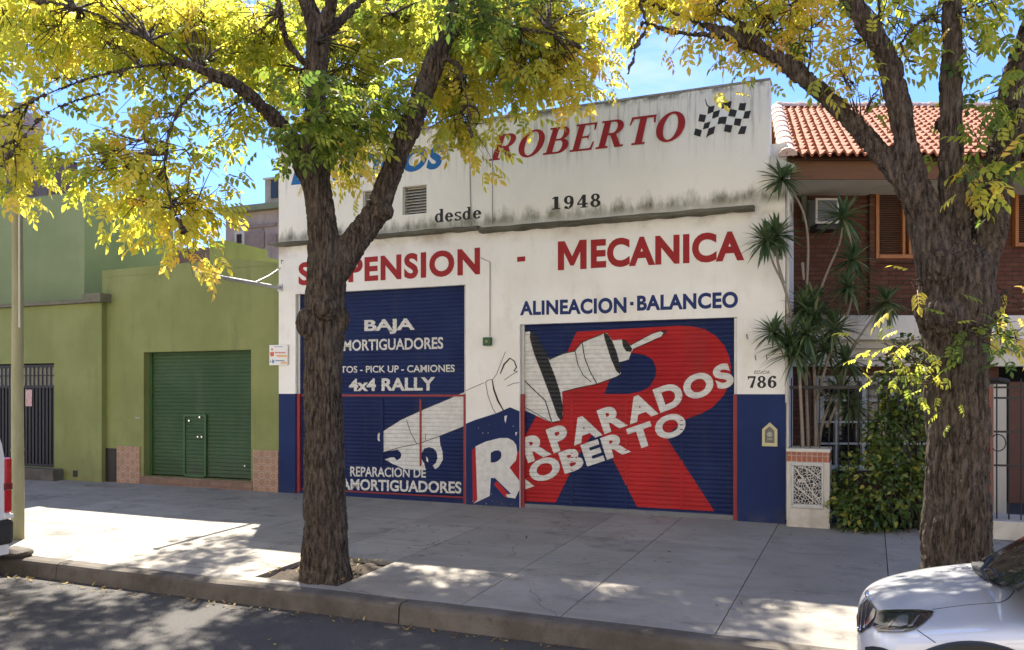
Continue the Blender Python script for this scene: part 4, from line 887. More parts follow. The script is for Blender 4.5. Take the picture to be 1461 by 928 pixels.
# ground floor window with white frame
wf = MB()
for a in ((1162, 1336, 536.2, 544), (1162, 1336, 664, 671.8)): hbox(wf, *a, HD - .06, HD + .02)
for px in (1162, 1192, 1230, 1272, 1330): hbox(wf, px, px + (5.5 if px in (1162, 1230, 1330) else 2.8), 544.2, 663.8, HD - .06, HD + .02)
for py in (570, 601, 632): hbox(wf, 1167.7, 1329.8, py, py + 2.6, HD - .05, HD + .01)
win = wf.build('window', mat('weathered_white_frame', (.52, .52, .49), .6, (.40, .40, .37), 9, .9), HB)
mb = MB(); hbox(mb, 1163, 1335, 544, 664, HD + .025, HD + .03); mb.build('pane', M_GLASS, win)
mb = MB(); hbox(mb, 1167, 1176, 566, 600, HD + .012, HD + .022); hbox(mb, 1168, 1225, 545, 552, HD + .012, HD + .022); mb.build('curtain', M_CREAM2, win)
# upstairs louvred window
def louvre_window(px0, px1, py0, py1, mull):
    mb = MB(); hbox(mb, px0, px0 + 5, py0, py1, HD - .09, HD - .001); hbox(mb, px1 - 5, px1, py0, py1, HD - .09, HD - .001)
    hbox(mb, px0 + 5.1, px1 - 5.1, py0, py0 + 5, HD - .09, HD - .001); hbox(mb, px0 + 5.1, px1 - 5.1, py1 - 6, py1, HD - .09, HD - .001)
    for px in mull: hbox(mb, px, px + 4, py0 + 5.2, py1 - 6.2, HD - .085, HD - .001)
    wv = mb.build('louvred_window', M_WOOD, HB, bevel=.006)
    mb = MB(); py = py0 + 6
    while py < py1 - 8:
        a = PD(px0 + 5, py + 1.8, HD - .03); mb.obox(a, RIGHT * ((px1 - px0 - 10) / F * HD), FWD * .045 + Vector((0, 0, .030)), FWD * -.003 + Vector((0, 0, .006))); py += 3.1
    mb.build('slats', mat('dark_timber_slats', (.10, .035, .012), .6, (.15, .055, .02), 9, .9), wv)
    mb = MB(); hbox(mb, px0 + 5, px1 - 5, py0 + 5, py1 - 6, HD - .012, HD - .004); mb.build('backing', M_DARK, wv)
louvre_window(1250, 1342, 268, 369, (1288, 1297)); louvre_window(1449, 1540, 246, 352, (1494,))
# eaves: fascia board, soffit, gutter strip
DE = 11.15
mb = MB(); hbox(mb, 1127, 1900, 229.5, 256, DE, DE + .03); mb.build('fascia', M_WOODH, HB)
mb = MB(); a = PD(1127, 256, DE + .03); mb.obox(a, RIGHT * 6.9, FWD * (HD - DE - .03), (0, 0, .02)); mb.build('soffit', M_CREAM, HB)
mb = MB(); hbox(mb, 1119, 1127.5, 226, 257, DE - .02, HD); mb.build('end_board', M_WOODH, HB)
# tiled roof: barrel profile, stepped courses
e0 = PD(1120, 226, DE - .12); r0 = PD(1102, 158, 14.6); r0 = Vector((r0.x, r0.y, r0.z))
ez, rz = e0.z, r0.z; de, dr = DE - .12, 14.6; NC = 17; slope_l = math.hypot(dr - de, rz - ez)
def roofpt(xr, t, h=0):
    d = de + (dr - de) * t; z = ez + (rz - ez) * t
    q = CAMLOC + FWD * d + RIGHT * xr; nrm = (FWD * -(rz - ez) + Vector((0, 0, dr - de))) / slope_l
    return Vector((q.x, q.y, z)) + nrm * h
xl0 = (1121 - CX) / F * de; xl1 = (1106 - CX) / F * dr; xr1 = xl0 + 7.4
mb = MB(); W = .118; rr = random.Random(3)
for c in range(NC):
    t0, t1 = c / NC, (c + 1.12) / NC
    xa = xl0 + (xl1 - xl0) * (c / NC)
    nt_ = int((xr1 - xa) / W)
    for k in range(nt_):
        x0 = xa + k * W; j = rr.uniform(-.006, .006); jt = rr.uniform(-.004, .004); v = []
        for i in range(9):
            s = i / 8; hh =   .030 * (math.cos(2 * math.pi * (s - .32)) + 1) + .004
            for t, l in ((t0, .052), (t1, .0)): v.append(roofpt(x0 + s * W, t + jt, hh + l + j))
        v2 = [roofpt(x0 + i / 8 * W, t0 + jt,   .030 * (math.cos(2 * math.pi * (i / 8 - .32)) + 1) + .020 + j) for i in range(9)]
        mb.add(v + v2, [(2 * i, 2 * i + 2, 2 * i + 3, 2 * i + 1) for i in range(8)] + [(18 + i, 18 + i + 1, 2 * i + 2, 2 * i) for i in range(8)])
roof = mb.build('roof', M_ROOF, HB)
mb = MB(); v = [roofpt(xl0, 0, -.02), roofpt(xr1, 0, -.02), roofpt(xr1, 1.03, -.02), roofpt(xl1, 1.03, -.02)]; mb.add(v, [(0, 1, 2, 3)])
bk = [Vector((v[3].x, v[3].y, v[3].z)) + FWD * 4 + Vector((0, 0, -2.2)), Vector((v[2].x, v[2].y, v[2].z)) + FWD * 4 + Vector((0, 0, -2.2))]
mb.add([v[3], v[2], bk[1], bk[0]], [(0, 1, 2, 3)]); mb.build('roof_deck', M_WOODH, roof)
# ridge and verge caps
def caps(fn, n, name):
    mb = MB()
    for k in range(n):
        a, b = fn(k / n), fn((k + 1.12) / n); d = (b - a).normalized(); s_ = d.cross(Vector((0, 0, 1))).normalized(); u = s_.cross(d); v = []
        for p_, rad in ((a, .105), (b, .085)):
            for i in range(8): an = math.pi * i / 7; v.append(p_ + s_ * math.cos(an) * rad * 1.15 + u * (math.sin(an) * rad - .02))
        mb.add(v, [(i, i + 1, 9 + i, 8 + i) for i in range(7)] + [tuple(range(7, -1, -1)), tuple(range(8, 16))])
    return mb.build(name, M_RIDGE, roof)
caps(lambda t: roofpt(xl1 + (xr1 - xl1) * t, 1.0, .06), 17, 'ridge_tiles'); caps(lambda t: roofpt(xl0 + .02 + (xl1 - xl0) * t, t, .05), 9, 'verge_tiles')
# air conditioner, its panel and pipe box
ac = empty('air_conditioner', PD(1180, 325, HD - .3), 'boxy grey air conditioner with pale frame on the brick wall', 'air conditioner')
mb = MB(); hbox(mb, 1165, 1196, 284, 318, HD - .34, HD - .001); mb.build('case', mat('dirty_grey_case', (.16, .16, .15), .6, (.24, .235, .22), 6, .9), ac, bevel=.01)
mb = MB()
for a in ((1164, 1197, 283, 285.5), (1164, 1197, 316, 319), (1164, 1166.5, 285.7, 315.8), (1194.5, 1197, 285.7, 315.8)): hbox(mb, *a, HD - .36, HD - .335)
mb.build('front_frame', M_CREAM2, ac)
mb = MB()
for k in range(13): hbox(mb, 1167, 1194.3, 286.6 + k * 2.3, 287.6 + k * 2.3, HD - .352, HD - .342)
mb.build('grille', mat('grey_grille', (.09, .10, .10), .5), ac)
mb = MB(); hbox(mb, 1166, 1196, 319.5, 327, HD - .30, HD - .001); mb.build('bracket', M_DK, ac)
mb = MB(); hbox(mb, 1152, 1161, 286, 328, HD - .03, HD - .001); hbox(mb, 1144.5, 1151, 262, 316, HD - .05, HD - .001); mb.build('wall_panel', mat('dull_green_panel', (.12, .13, .09), .8, (.17, .17, .12), 5, .9), HB)
# entrance right of the trunk: cream post, brick post, dark door
mb = MB(); a = G(1425, 772); hbox(mb, 1417.5, 1436, 540, 752, 11.2, 11.45); mb.build('door_frame', M_CREAM, HB)
mb = MB(); hbox(mb, 1440, 1485, 545, 760, 12.6, 12.7); mb.build('front_door', mat('dark_brown_door', (.085, .028, .012), .5, (.13, .045, .02), 6, .9), HB)
mb = MB(); hbox(mb, 1330, 1900, 760, 790, 10.9, 14.5); mb.build('porch_floor', M_KERB, HB)

# ================================================================== GARDEN FRONT: planter pillar, railing, gate, step
def ybox(mb, px0, px1, py0, py1, Y0, Y1, mi=0):
    a, b = P(px0, py1, Y0), P(px1, py0, Y0); mb.box(a.x, b.x, Y0, Y1, a.z, b.z, mi)
pl = empty('planter_pillar', P(1152, 753, -.14), 'white plastered planter pillar with a brick rim and a patterned metal panel', 'planter')
mb = MB(); ybox(mb, 1122, 1184, 660, 768, -.14, .42); mb.build('pillar', M_CREAM2, pl, bevel=.012)
mb = MB(); ybox(mb, 1122.5, 1183.5, 645, 659.8, -.137, .41); mb.build('brick_rim', M_BRKR, pl, bevel=.006)
mb = MB(); ybox(mb, 1121.5, 1184.5, 641.5, 644.8, -.15, .43); mb.build('cap', M_CREAM2, pl, bevel=.006)
m, t, b_ = base('cracked_metal_pattern', .5); pv = pos_(t, (1, .0, 1)); vo = N(t, 'ShaderNodeTexVoronoi', feature='DISTANCE_TO_EDGE'); vo.inputs['Scale'].default_value = 26; t.links.new(pv, vo.inputs['Vector'])
c = mixc(t, ramp_(t, vo.outputs['Distance'], .06, .10), (.50, .47, .42), (.018, .017, .016)); t.links.new(c, b_.inputs['Base Color'])
mb = MB(); ybox(mb, 1132, 1172, 664, 721, -.150, -.139); pan = mb.build('panel', m, pl)
mb = MB(); a, b = P(1132, 666, -.15), P(1170, 719, -.15); c_ = P(1133, 690, -.15)
for p, q in ((P(1134, 667, -.155), P(1169, 718, -.155)), (P(1148, 667, -.155), P(1171, 684, -.155)), (P(1133, 692, -.155), P(1166, 719, -.155))): mb.tube([p, q], .008, 6)
mb.build('vein', M_CREAM2, pan)
mb = MB()
for q in ((1129, 1175, 661, 664.4), (1129, 1175, 721, 724.5), (1129, 1132.4, 664.6, 720.8), (1171.8, 1175, 664.6, 720.8)): ybox(mb, *q, -.165, -.1395)
mb.build('panel_frame', M_GALV, pan, bevel=.004)
fr = empty('garden_railing', P(1225, 760, .12), 'thin dark iron railing with a top rail behind the planter and hedge', 'fence')
mb = MB(); p, q = P(1127, 553, .12), P(1315, 551, .12); mb.box(p.x, q.x, .105, .135, p.z - .02, p.z + .02); mb.build('rail', M_DK, fr); mb = MB(); mb.box(p.x, q.x, .108, .132, .25, .28); o_z = p.z; mb.build('rail', M_DK, fr)
mb = MB(); x = p.x + .02
while x < q.x: mb.tube([(x, .12, -.05), (x, .12, o_z + .12)], .008, 6); x += .115
mb.build('bars', M_DK, fr)
bp = empty('brick_gatepost', P(1412, 775, .0), 'slim red brick gatepost right beside the big trunk', 'post')
mb = MB(); ybox(mb, 1406, 1416.5, 552, 790, -.05, .2); mb.build('shaft', mat('brick_red_render', (.20, .065, .04), .85, (.26, .09, .055), 6, .9, .5, 30), bp, bevel=.008)
mb = MB(); p = P(1425, 546, -.02); mb.box(p.x - .17, p.x + .09, -.03, .12, p.z - .02, p.z + .01); mb.tube([p + Vector((-.1, 0, .02)), p + Vector((.0, -.05, .035)), p + Vector((.1, -.02, .01))], .03, 8); mb.build('cap_lamp', M_DK, bp)
gg = empty('iron_gate', P(1440, 755, .08), 'black iron bar gate at the edge of the picture beside the brick gatepost', 'gate')
mb = MB(); p, q = P(1418, 553, .08), P(1560, 553, .08)
for py in (553, 568, 616, 664, 742): z = P(1418, py, .08).z; mb.box(p.x, q.x, .07, .09, z - .012, z + .012)
x = p.x + .03
zb = P(1418, 752, .08).z
while x < q.x: mb.tube([(x, .08, zb), (x, .08, p.z + .1)], .008, 6); x += .125
c_ = P(1424, 632, .07); mb.tube([c_ + Vector((.08 * math.cos(a), 0, .1 * math.sin(a))) for a in np.linspace(0, 6.28, 14)], .007, 5, caps=False)
mb.build('bars', M_DK, gg)
st = MB(); ybox(st, 1417, 1600, 753, 785, -.12, .6); tag(st.build('gate_step', M_CREAM2, bevel=.012), 'white plastered step under the iron gate', 'step')

# ================================================================== LEAVES
def leaflet(L, Wd, droop=.15, n=2):
    """one folded leaflet along +x: centre line and two edges"""
    xs = [0, .38, .72, 1.0]; ws = [.05, 1, .7, 0]; v = []
    for x, wv in zip(xs, ws):
        z = -droop * x * x * L
        v += [(x * L, -wv * Wd / 2, z + .18 * wv * Wd), (x * L, 0, z), (x * L, wv * Wd / 2, z + .18 * wv * Wd)]
    f = []
    for i in range(3): a = i * 3; f += [(a, a + 3, a + 4, a + 1), (a + 1, a + 4, a + 5, a + 2)]
    return np.array(v), f
def compound(pairs=3, L=.083, Wd=.040, step=.044):
    V, Fc = [], []; lv, lf = leaflet(L, Wd)
    def put(pos, ang, tilt, sc):
        ca, sa = math.cos(ang), math.sin(ang); ct, stt = math.cos(tilt), math.sin(tilt)
        a = lv * sc; x, y, z = a[:, 0], a[:, 1], a[:, 2]
        x2, z2 = x * ct + z * stt, -x * stt + z * ct
        o = len(V); V.extend(np.stack([x2 * ca - y * sa + pos[0], x2 * sa + y * ca + pos[1], z2 + pos[2]], 1)); Fc.extend([tuple(i + o for i in q) for q in lf])
    for k in range(pairs):
        x = .05 + step * k; z = -.22 * x * x * 4
        put((x, .0, z), R(58), .35, .92); put((x, 0, z), R(-58), .35, .92)
    x = .05 + step * pairs; put((x, 0, -.22 * x * x * 4), 0, .5, 1.05)
    # rachis
    o = len(V); V.extend([(0, -.0025, 0), (0, .0025, 0), (x, .0015, -.88 * x * x), (x, -.0015, -.88 * x * x)]); Fc.append((o, o + 1, o + 2, o + 3))
    return np.array(V), Fc
def single(L=.075, Wd=.05):
    v, f = leaflet(L, Wd, .35); return v, f
def rotmats(dirs, roll):
    d = dirs / np.linalg.norm(dirs, axis=1, keepdims=True); up = np.tile([0, 0, 1.0], (len(d), 1))
    up = up + .001; y = np.cross(up, d); y /= np.linalg.norm(y, axis=1, keepdims=True); z = np.cross(d, y)
    c, s = np.cos(roll)[:, None], np.sin(roll)[:, None]
    y2, z2 = y * c + z * s, -y * s + z * c
    return np.stack([d, y2, z2], 2)
def scatter(name, tmpl, pos, dirs, roll, scale, tone, m, parent):
    V, Fc = tmpl; n, k = len(pos), len(V)
    Rm = rotmats(dirs, roll); W = np.einsum('nij,kj->nki', Rm, V) * scale[:, None, None] + pos[:, None, :]
    off = np.zeros(3); q = parent
    while q is not None: off += np.array(q.location); q = q.parent
    W = (W - off).reshape(-1, 3)
    fl = np.array([i for f in Fc for i in f]); ln = np.array([len(f) for f in Fc])
    loops = (fl[None, :] + (np.arange(n) * k)[:, None]).ravel(); lens = np.tile(ln, n); st_ = np.concatenate([[0], np.cumsum(lens)[:-1]])
    me = bpy.data.meshes.new(name); me.vertices.add(len(W)); me.vertices.foreach_set('co', W.ravel())
    me.loops.add(len(loops)); me.loops.foreach_set('vertex_index', loops); me.polygons.add(len(lens)); me.polygons.foreach_set('loop_start', st_); me.polygons.foreach_set('loop_total', lens)
    me.update(calc_edges=True); me.validate()
    me.attributes.new('tone', 'FLOAT', 'POINT').data.foreach_set('value', np.repeat(tone, k).astype(np.float32))
    me.materials.append(m); o = bpy.data.objects.new(name, me); COL.objects.link(o)
    if parent is not None: o.parent = parent
    return o
RNG = np.random.default_rng(11)
CMP = compound()

LEAFK = .275
class Crown:
    """twigs from a limb into a leafy zone, compound leaves along the twigs"""
    def __init__(s): s.pos, s.dir, s.tone, s.sc, s.tw = [], [], [], [], []
    def twig(s, a, b, sag, leaves, tone, spread=.28, r=.009, sc=1.0):
        a, b = np.array(a), np.array(b); L = np.linalg.norm(b - a)
        mid = (a + b) / 2 + np.array((RNG.normal(0, .10), RNG.normal(0, .10), sag)) * L
        pts = [(1 - t) ** 2 * a + 2 * t * (1 - t) * mid + t * t * b for t in np.linspace(0, 1, 6)]
        s.tw.append((pts, [r * (1 - .75 * t) for t in np.linspace(0, 1, 6)]))
        for _ in range(int(leaves * LEAFK + RNG.random())):
            t = 1 - RNG.random() ** 2.0 * .5; i = min(int(t * 5), 4); p = pts[i] + (pts[i + 1] - pts[i]) * (t * 5 - i)
            p = p + RNG.normal(0, spread * .32, 3)
            d = RNG.normal(0, 1, 3); d[2] = d[2] * .6 - .42; d += (b - a) / (L + 1e-6) * .6
            s.pos.append(p); s.dir.append(d); s.tone.append(np.clip(tone + RNG.normal(0, .13), 0, 1)); s.sc.append(sc * RNG.uniform(.8, 1.3))
    def zone(s, root, c, rad, n, tone, leaves=12, depth_r=None, sub=4, sc=1.0):
        """root: 3d start; c: centre; rad: (rx, ry, rz) in metres; n side branches, each with sub twigs"""
        root, c = np.array(root), np.array(c)
        for _ in range(n):
            u = RNG.normal(0, 1, 3); u /= np.linalg.norm(u); tip = c + u * np.array(rad) * RNG.random() ** .45
            L = np.linalg.norm(tip - root); mid = root + (tip - root) * .55 + RNG.normal(0, .06, 3) * L + np.array((0, 0, .06 * L))
            s.twig(root, mid, .05, 0, tone, r=.013 if L > .8 else .008)
            zt = np.clip(tone + RNG.normal(0, .10), 0, 1)
            for k in range(sub):
                e = tip + RNG.normal(0, min(.19, .7 * float(np.mean(rad))), 3) * np.array((1, 1, .8)); s.twig(mid + (tip - mid) * RNG.uniform(0, .5), e, .02, leaves, zt, r=.006, sc=sc)
    def build(s, root, leafm=None, tmpl=None, name='crown', wood=True):
        pos, d = np.array(s.pos), np.array(s.dir); n = len(pos)
        o = scatter(name, tmpl or CMP, pos, d, RNG.uniform(-.9, .9, n), np.array(s.sc), np.array(s.tone), leafm or LEAF, root)
        if wood:
            mb = MB()
            for pts, r in s.tw: mb.tube(pts, r, 5, caps=False)
            mb.build('twigs', M_BARK, root, smooth=True)
        return o

# ================================================================== TREES
def make_trunk(root, chains, balls, voxel=.0125, name='trunk', depthf=1.0):
    mb = MB()
    for ch in chains:
        pts = catmull([(*PD(px, py, d), w / 2 / F * d) for px, py, w, d in ch], 5)
        mb.tube([p[:3] for p in pts], [max(p[3], .008) for p in pts], 18)
    for px, py, w, d, sq in balls: mb.ball(PD(px, py, d), w / 2 / F * d, 16, 0, sq)
    o = mb.build('tmp', M_BARK, root)
    r = o.modifiers.new('r', 'REMESH'); r.mode = 'VOXEL'; r.voxel_size = voxel
    sm = o.modifiers.new('s', 'SMOOTH'); sm.iterations = 5; sm.factor = .5
    bpy.context.view_layer.update()
    me = bpy.data.meshes.new_from_object(o.evaluated_get(bpy.context.evaluated_depsgraph_get())); bpy.data.objects.remove(o)
    me.name = name; nv = len(me.vertices); co = np.empty(nv * 3); me.vertices.foreach_get('co', co); co = co.reshape(-1, 3)
    nr = np.empty(nv * 3); me.vertex_normals.foreach_get('vector', nr); nr = nr.reshape(-1, 3); dz = np.empty(nv)
    for i in range(nv):
        x, y, z = co[i]; wv = noise.noise((x * 5, y * 5, z * 2.2)) * .5
        a = noise.noise((x * 19 + wv, y * 19 + wv, z * 3.4)); b = noise.noise((x * 43, y * 43, z * 9.5)); c = noise.noise((x * 4, y * 4, z * 3))
        dz[i] = -.024 * math.exp(-(a / .15) ** 2) - .010 * math.exp(-(b / .18) ** 2) + .021 * c + .005 * noise.noise((x * 70, y * 70, z * 30))
    co += nr * (dz * depthf)[:, None]; me.vertices.foreach_set('co', co.ravel())
    me.polygons.foreach_set('use_smooth', [True] * len(me.polygons)); me.materials.clear(); me.materials.append(M_BARK); me.update()
    t = bpy.data.objects.new(name, me); COL.objects.link(t); t.parent = root; return t
D1 = 8.3
b1 = PD(465, 830, D1); T1 = empty('street_tree', (b1.x, b1.y, b1.z), 'forked street tree in the soil pit before the taller shutter, yellow-green crown', 'tree')
make_trunk(T1, [
    [(466, 850, 96, D1), (466, 828, 82, D1), (465, 800, 70, D1), (464, 750, 63, D1), (463, 680, 59, D1), (462, 600, 56, D1), (462, 530, 56, D1), (463, 480, 60, D1), (465, 430, 58, D1), (467, 390, 56, D1), (462, 340, 46, D1), (455, 290, 43, D1), (449, 240, 44, D1), (449, 195, 38, D1), (451, 150, 31, D1 - .05), (452, 95, 32, D1 - .1), (453, 50, 36, D1 - .1), (440, 10, 24, D1 - .1), (420, -60, 20, D1 - .1), (405, -180, 14, D1), (390, -300, 7, D1)],
    [(455, 60, 24, D1 - .1), (468, 20, 22, D1 - .2), (478, -50, 18, D1 - .5), (500, -160, 12, D1 - .8), (510, -300, 6, D1 - 1)],
    [(458, 60, 18, D1 - .1), (500, 15, 13, D1 + .1), (560, -40, 11, D1 + .3), (640, -110, 7, D1 + .5)],
    [(468, 405, 48, D1), (488, 372, 44, D1), (512, 338, 40, D1 + .05), (538, 302, 37, D1 + .1), (553, 262, 33, D1 + .1), (574, 205, 33, D1 + .1), (600, 140, 33, D1 + .1), (626, 75, 29, D1 + .15), (652, 5, 26, D1 + .2), (690, -90, 20, D1 + .4), (720, -200, 13, D1 + .5), (735, -300, 6, D1 + .6)],
    [(447, 265, 30, D1), (430, 232, 29, D1), (412, 196, 26, D1 - .1), (382, 160, 23, D1 - .3), (348, 130, 21, D1 - .5), (312, 110, 18, D1 - .7), (272, 96, 12, D1 - .8), (232, 92, 9.5, D1 - .9), (182, 98, 8.5, D1 - .9), (122, 114, 7, D1 - 1), (60, 138, 5.5, D1 - 1), (0, 168, 4.5, D1 - 1), (-60, 205, 3, D1 - 1)],
    [(318, 112, 13, D1 - .7), (285, 98, 12, D1 - .75), (250, 82, 8, D1 - .9), (212, 58, 7, D1 - 1.1), (165, 34, 6, D1 - 1.2), (110, 12, 5, D1 - 1.3), (40, 0, 3, D1 - 1.4)],
    [(308, 112, 8, D1 - .7), (272, 135, 7, D1 - .8), (252, 165, 6.5, D1 - .9), (238, 200, 5.5, D1 - .9), (236, 240, 4.5, D1 - .9), (245, 290, 3.5, D1 - .9), (265, 335, 2.5, D1 - .9)],
    [(180, 98, 6, D1 - .9), (150, 130, 4, D1 - 1), (120, 140, 4, D1 - 1), (70, 160, 4, D1 - 1), (30, 200, 3.5, D1 - 1), (0, 240, 2.5, D1 - 1)],
    [(443, 100, 12, D1 - .1), (410, 60, 10, D1 - .3), (400, 20, 10, D1 - .5), (385, -60, 8, D1 - .7), (350, -160, 4, D1 - .8)],
    [(625, 78, 10, D1 + .1), (652, 92, 8, D1 + .1), (660, 112, 6, D1), (668, 150, 4, D1 - .05), (672, 200, 2.5, D1 - .1)],
    [(640, 30, 10, D1 + .2), (690, 22, 8, D1 + .1), (740, 40, 6, D1), (790, 50, 4, D1 - .1), (830, 70, 3, D1 - .1)],
], [(441, 462, 38, D1 - .12, (1, 1, 1.25)), (462, 442, 44, D1 - .14, (1, .9, 1)), (486, 455, 28, D1 - .05, (1, 1, 1.5)), (546, 302, 30, D1 + .02, (1.1, 1, 1)), (446, 208, 30, D1, (1.2, 1, 1))])

def U(px, py, d): return np.array(PD(px, py, d))
def z_(cr, rt, px, py, rx, ry, d, rd, n, tone, leaves=11, sub=4, sc=1.0): cr.zone(U(*rt), U(px, py, d), (rx / F * d, rd, ry / F * d), n, tone, leaves, sub=sub, sc=sc)
c1 = Crown(); ZD_ = 0.0
# hanging bough on the left, over the green walls
z_(c1, (238, 205, D1 - .9), 215, 235, 75, 50, D1 - 0.48, .32, 9, .54)
z_(c1, (245, 290, D1 - .9), 262, 300, 55, 32, D1 - 0.48, .28, 10, .74)
z_(c1, (238, 220, D1 - .9), 140, 235, 38, 28, D1 - 0.53, .22, 5, .55)
z_(c1, (236, 240, D1 - .9), 185, 280, 42, 22, D1 - 0.53, .2, 4, .66)
z_(c1, (252, 165, D1 - .9), 225, 172, 45, 22, D1 - 0.48, .2, 4, .42, 8)
# along the arching limb
z_(c1, (270, 96, D1 - .8), 240, 120, 60, 20, D1 - 0.48, .25, 4, .50, 8)
z_(c1, (200, 96, D1 - .9), 170, 66, 66, 18, D1 - 0.58, .4, 6, .52)
z_(c1, (110, 115, D1 - 1), 90, 120, 40, 12, D1 - 0.58, .2, 2, .50, 6)
z_(c1, (20, 200, D1 - 1), 12, 235, 24, 44, D1 - 0.68, .25, 6, .72)
z_(c1, (40, 150, D1 - 1), 10, 180, 45, 30, D1 - 0.58, .3, 4, .62, 9)
z_(c1, (345, 128, D1 - .5), 345, 165, 40, 38, D1 + .1, .3, 6, .45, 10)
# upper left mass (the crown reaches back over the pavement)
BK = .9
z_(c1, (285, 98, D1 - .75), 290, 50, 90, 45, D1 - .6 + BK, 1.12, 22, .62)
z_(c1, (212, 58, D1 - 1.1), 190, 30, 100, 40, D1 - 1.1 + BK, 0.96, 20, .58)
z_(c1, (110, 12, D1 - 1.3), 70, 30, 90, 45, D1 - 1.2 + BK, 0.96, 20, .60)
z_(c1, (400, 20, D1 - .5), 385, 50, 60, 60, D1 - .5 + BK, 0.80, 16, .48)
z_(c1, (430, 100, D1 - .1), 400, 120, 40, 45, D1 + .3 + BK, 0.64, 8, .45, 10)
# around the main stem
z_(c1, (453, 60, D1 - .3), 500, 60, 55, 60, D1 + .3 + BK, 0.96, 18, .48)
z_(c1, (452, 120, D1), 505, 130, 45, 45, D1 + .4 + BK, 0.72, 12, .55)
z_(c1, (452, 150, D1 - .3), 450, 165, 50, 40, D1 - .6, 0.20, 7, .22, 11)
z_(c1, (462, 170, D1 - .1), 490, 180, 40, 22, D1 - .3, 0.30, 8, .30, 11)
z_(c1, (465, 190, D1 + .1), 490, 222, 45, 26, D1 + .5 + BK, 0.48, 8, .82)
z_(c1, (560, 20, D1 + .2), 570, 35, 60, 45, D1 + .4 + BK, 0.96, 16, .52)
z_(c1, (590, 160, D1 + .1), 545, 150, 22, 14, D1 - .1, 0.25, 6, .34, 9)
z_(c1, (435, 235, D1), 405, 232, 22, 14, D1 - .1, 0.12, 2, .2, 7, 3)
# right half of the crown
z_(c1, (640, 40, D1 + .2), 660, 90, 55, 60, D1 + .3 + BK, 0.96, 20, .58)
z_(c1, (662, 112, D1), 655, 130, 30, 28, D1 + .1 + BK, 0.72, 13, .70)
z_(c1, (668, 150, D1 - .05), 662, 188, 20, 14, D1 - .1 + BK, 0.40, 7, .60)
z_(c1, (690, 22, D1 + .1), 726, 52, 56, 44, D1 + .1 + BK, 0.80, 22, .50)
z_(c1, (740, 40, D1), 760, 100, 50, 45, D1 - .1 + BK, 0.64, 16, .68)
z_(c1, (790, 50, D1 - .1), 815, 100, 40, 42, D1 - .1 + BK, 0.56, 10, .78)
z_(c1, (780, 40, D1 - .1), 800, 25, 70, 35, D1 + .2 + BK, 0.80, 15, .62)
z_(c1, (650, 10, D1 + .2), 690, 30, 45, 35, D1 - .4, 0.30, 7, .18, 11)
# the far side of the crown, over the workshop front
for px, py, rx, ry, d, n in ((372, 98, 52, 30, 15.0, 16), (330, 50, 60, 34, 14.2, 10), (440, 40, 70, 45, 12.5, 14), (545, 40, 70, 36, 12.0, 13), (660, 40, 70, 45, 11.5, 12), (770, 60, 70, 40, 11.2, 10)):
    z_(c1, (px, py - 60, d - 1.5), px, py, rx, ry, d, 1.0, n, .55, 10)
# crown above the frame, spreading back over the pavement and its roofs
for px, py, rx, ry, d, n in ((560, -110, 150, 80, D1 + 3, 16), (720, -110, 120, 80, D1 + 2.5, 16), (420, -90, 160, 80, D1 + 4.5, 18), (200, -60, 140, 60, D1 + 5, 16), (640, -110, 160, 80, D1 + 4.5, 18), (640, -270, 140, 110, D1 + .5, 10)):
    z_(c1, (px + RNG.normal(0, 25), py + 40, d), px, py, rx, ry, d, .9, n, .55, 14, 4, 1.25)
for px, py, rx, ry, d, n in ((480, 0, 60, 28, 13.6, 16), (540, 4, 60, 26, 14.2, 16), (600, 0, 60, 26, 13.2, 18), (660, 0, 60, 26, 14.0, 18), (720, -4, 55, 24, 13.2, 16), (775, -8, 40, 22, 13.8, 14), (560, -50, 120, 36, 14.0, 18), (680, -50, 90, 34, 13.6, 18), (780, -55, 60, 30, 13.4, 14), (90, 20, 90, 35, 13.6, 14), (200, 15, 90, 35, 13.8, 14), (300, 10, 80, 35, 13.6, 10)):
    z_(c1, (px + 40, py - 60, d - 1.5), px, py, rx, ry, d, 1.1, n, .60, 17)
c1.build(T1)

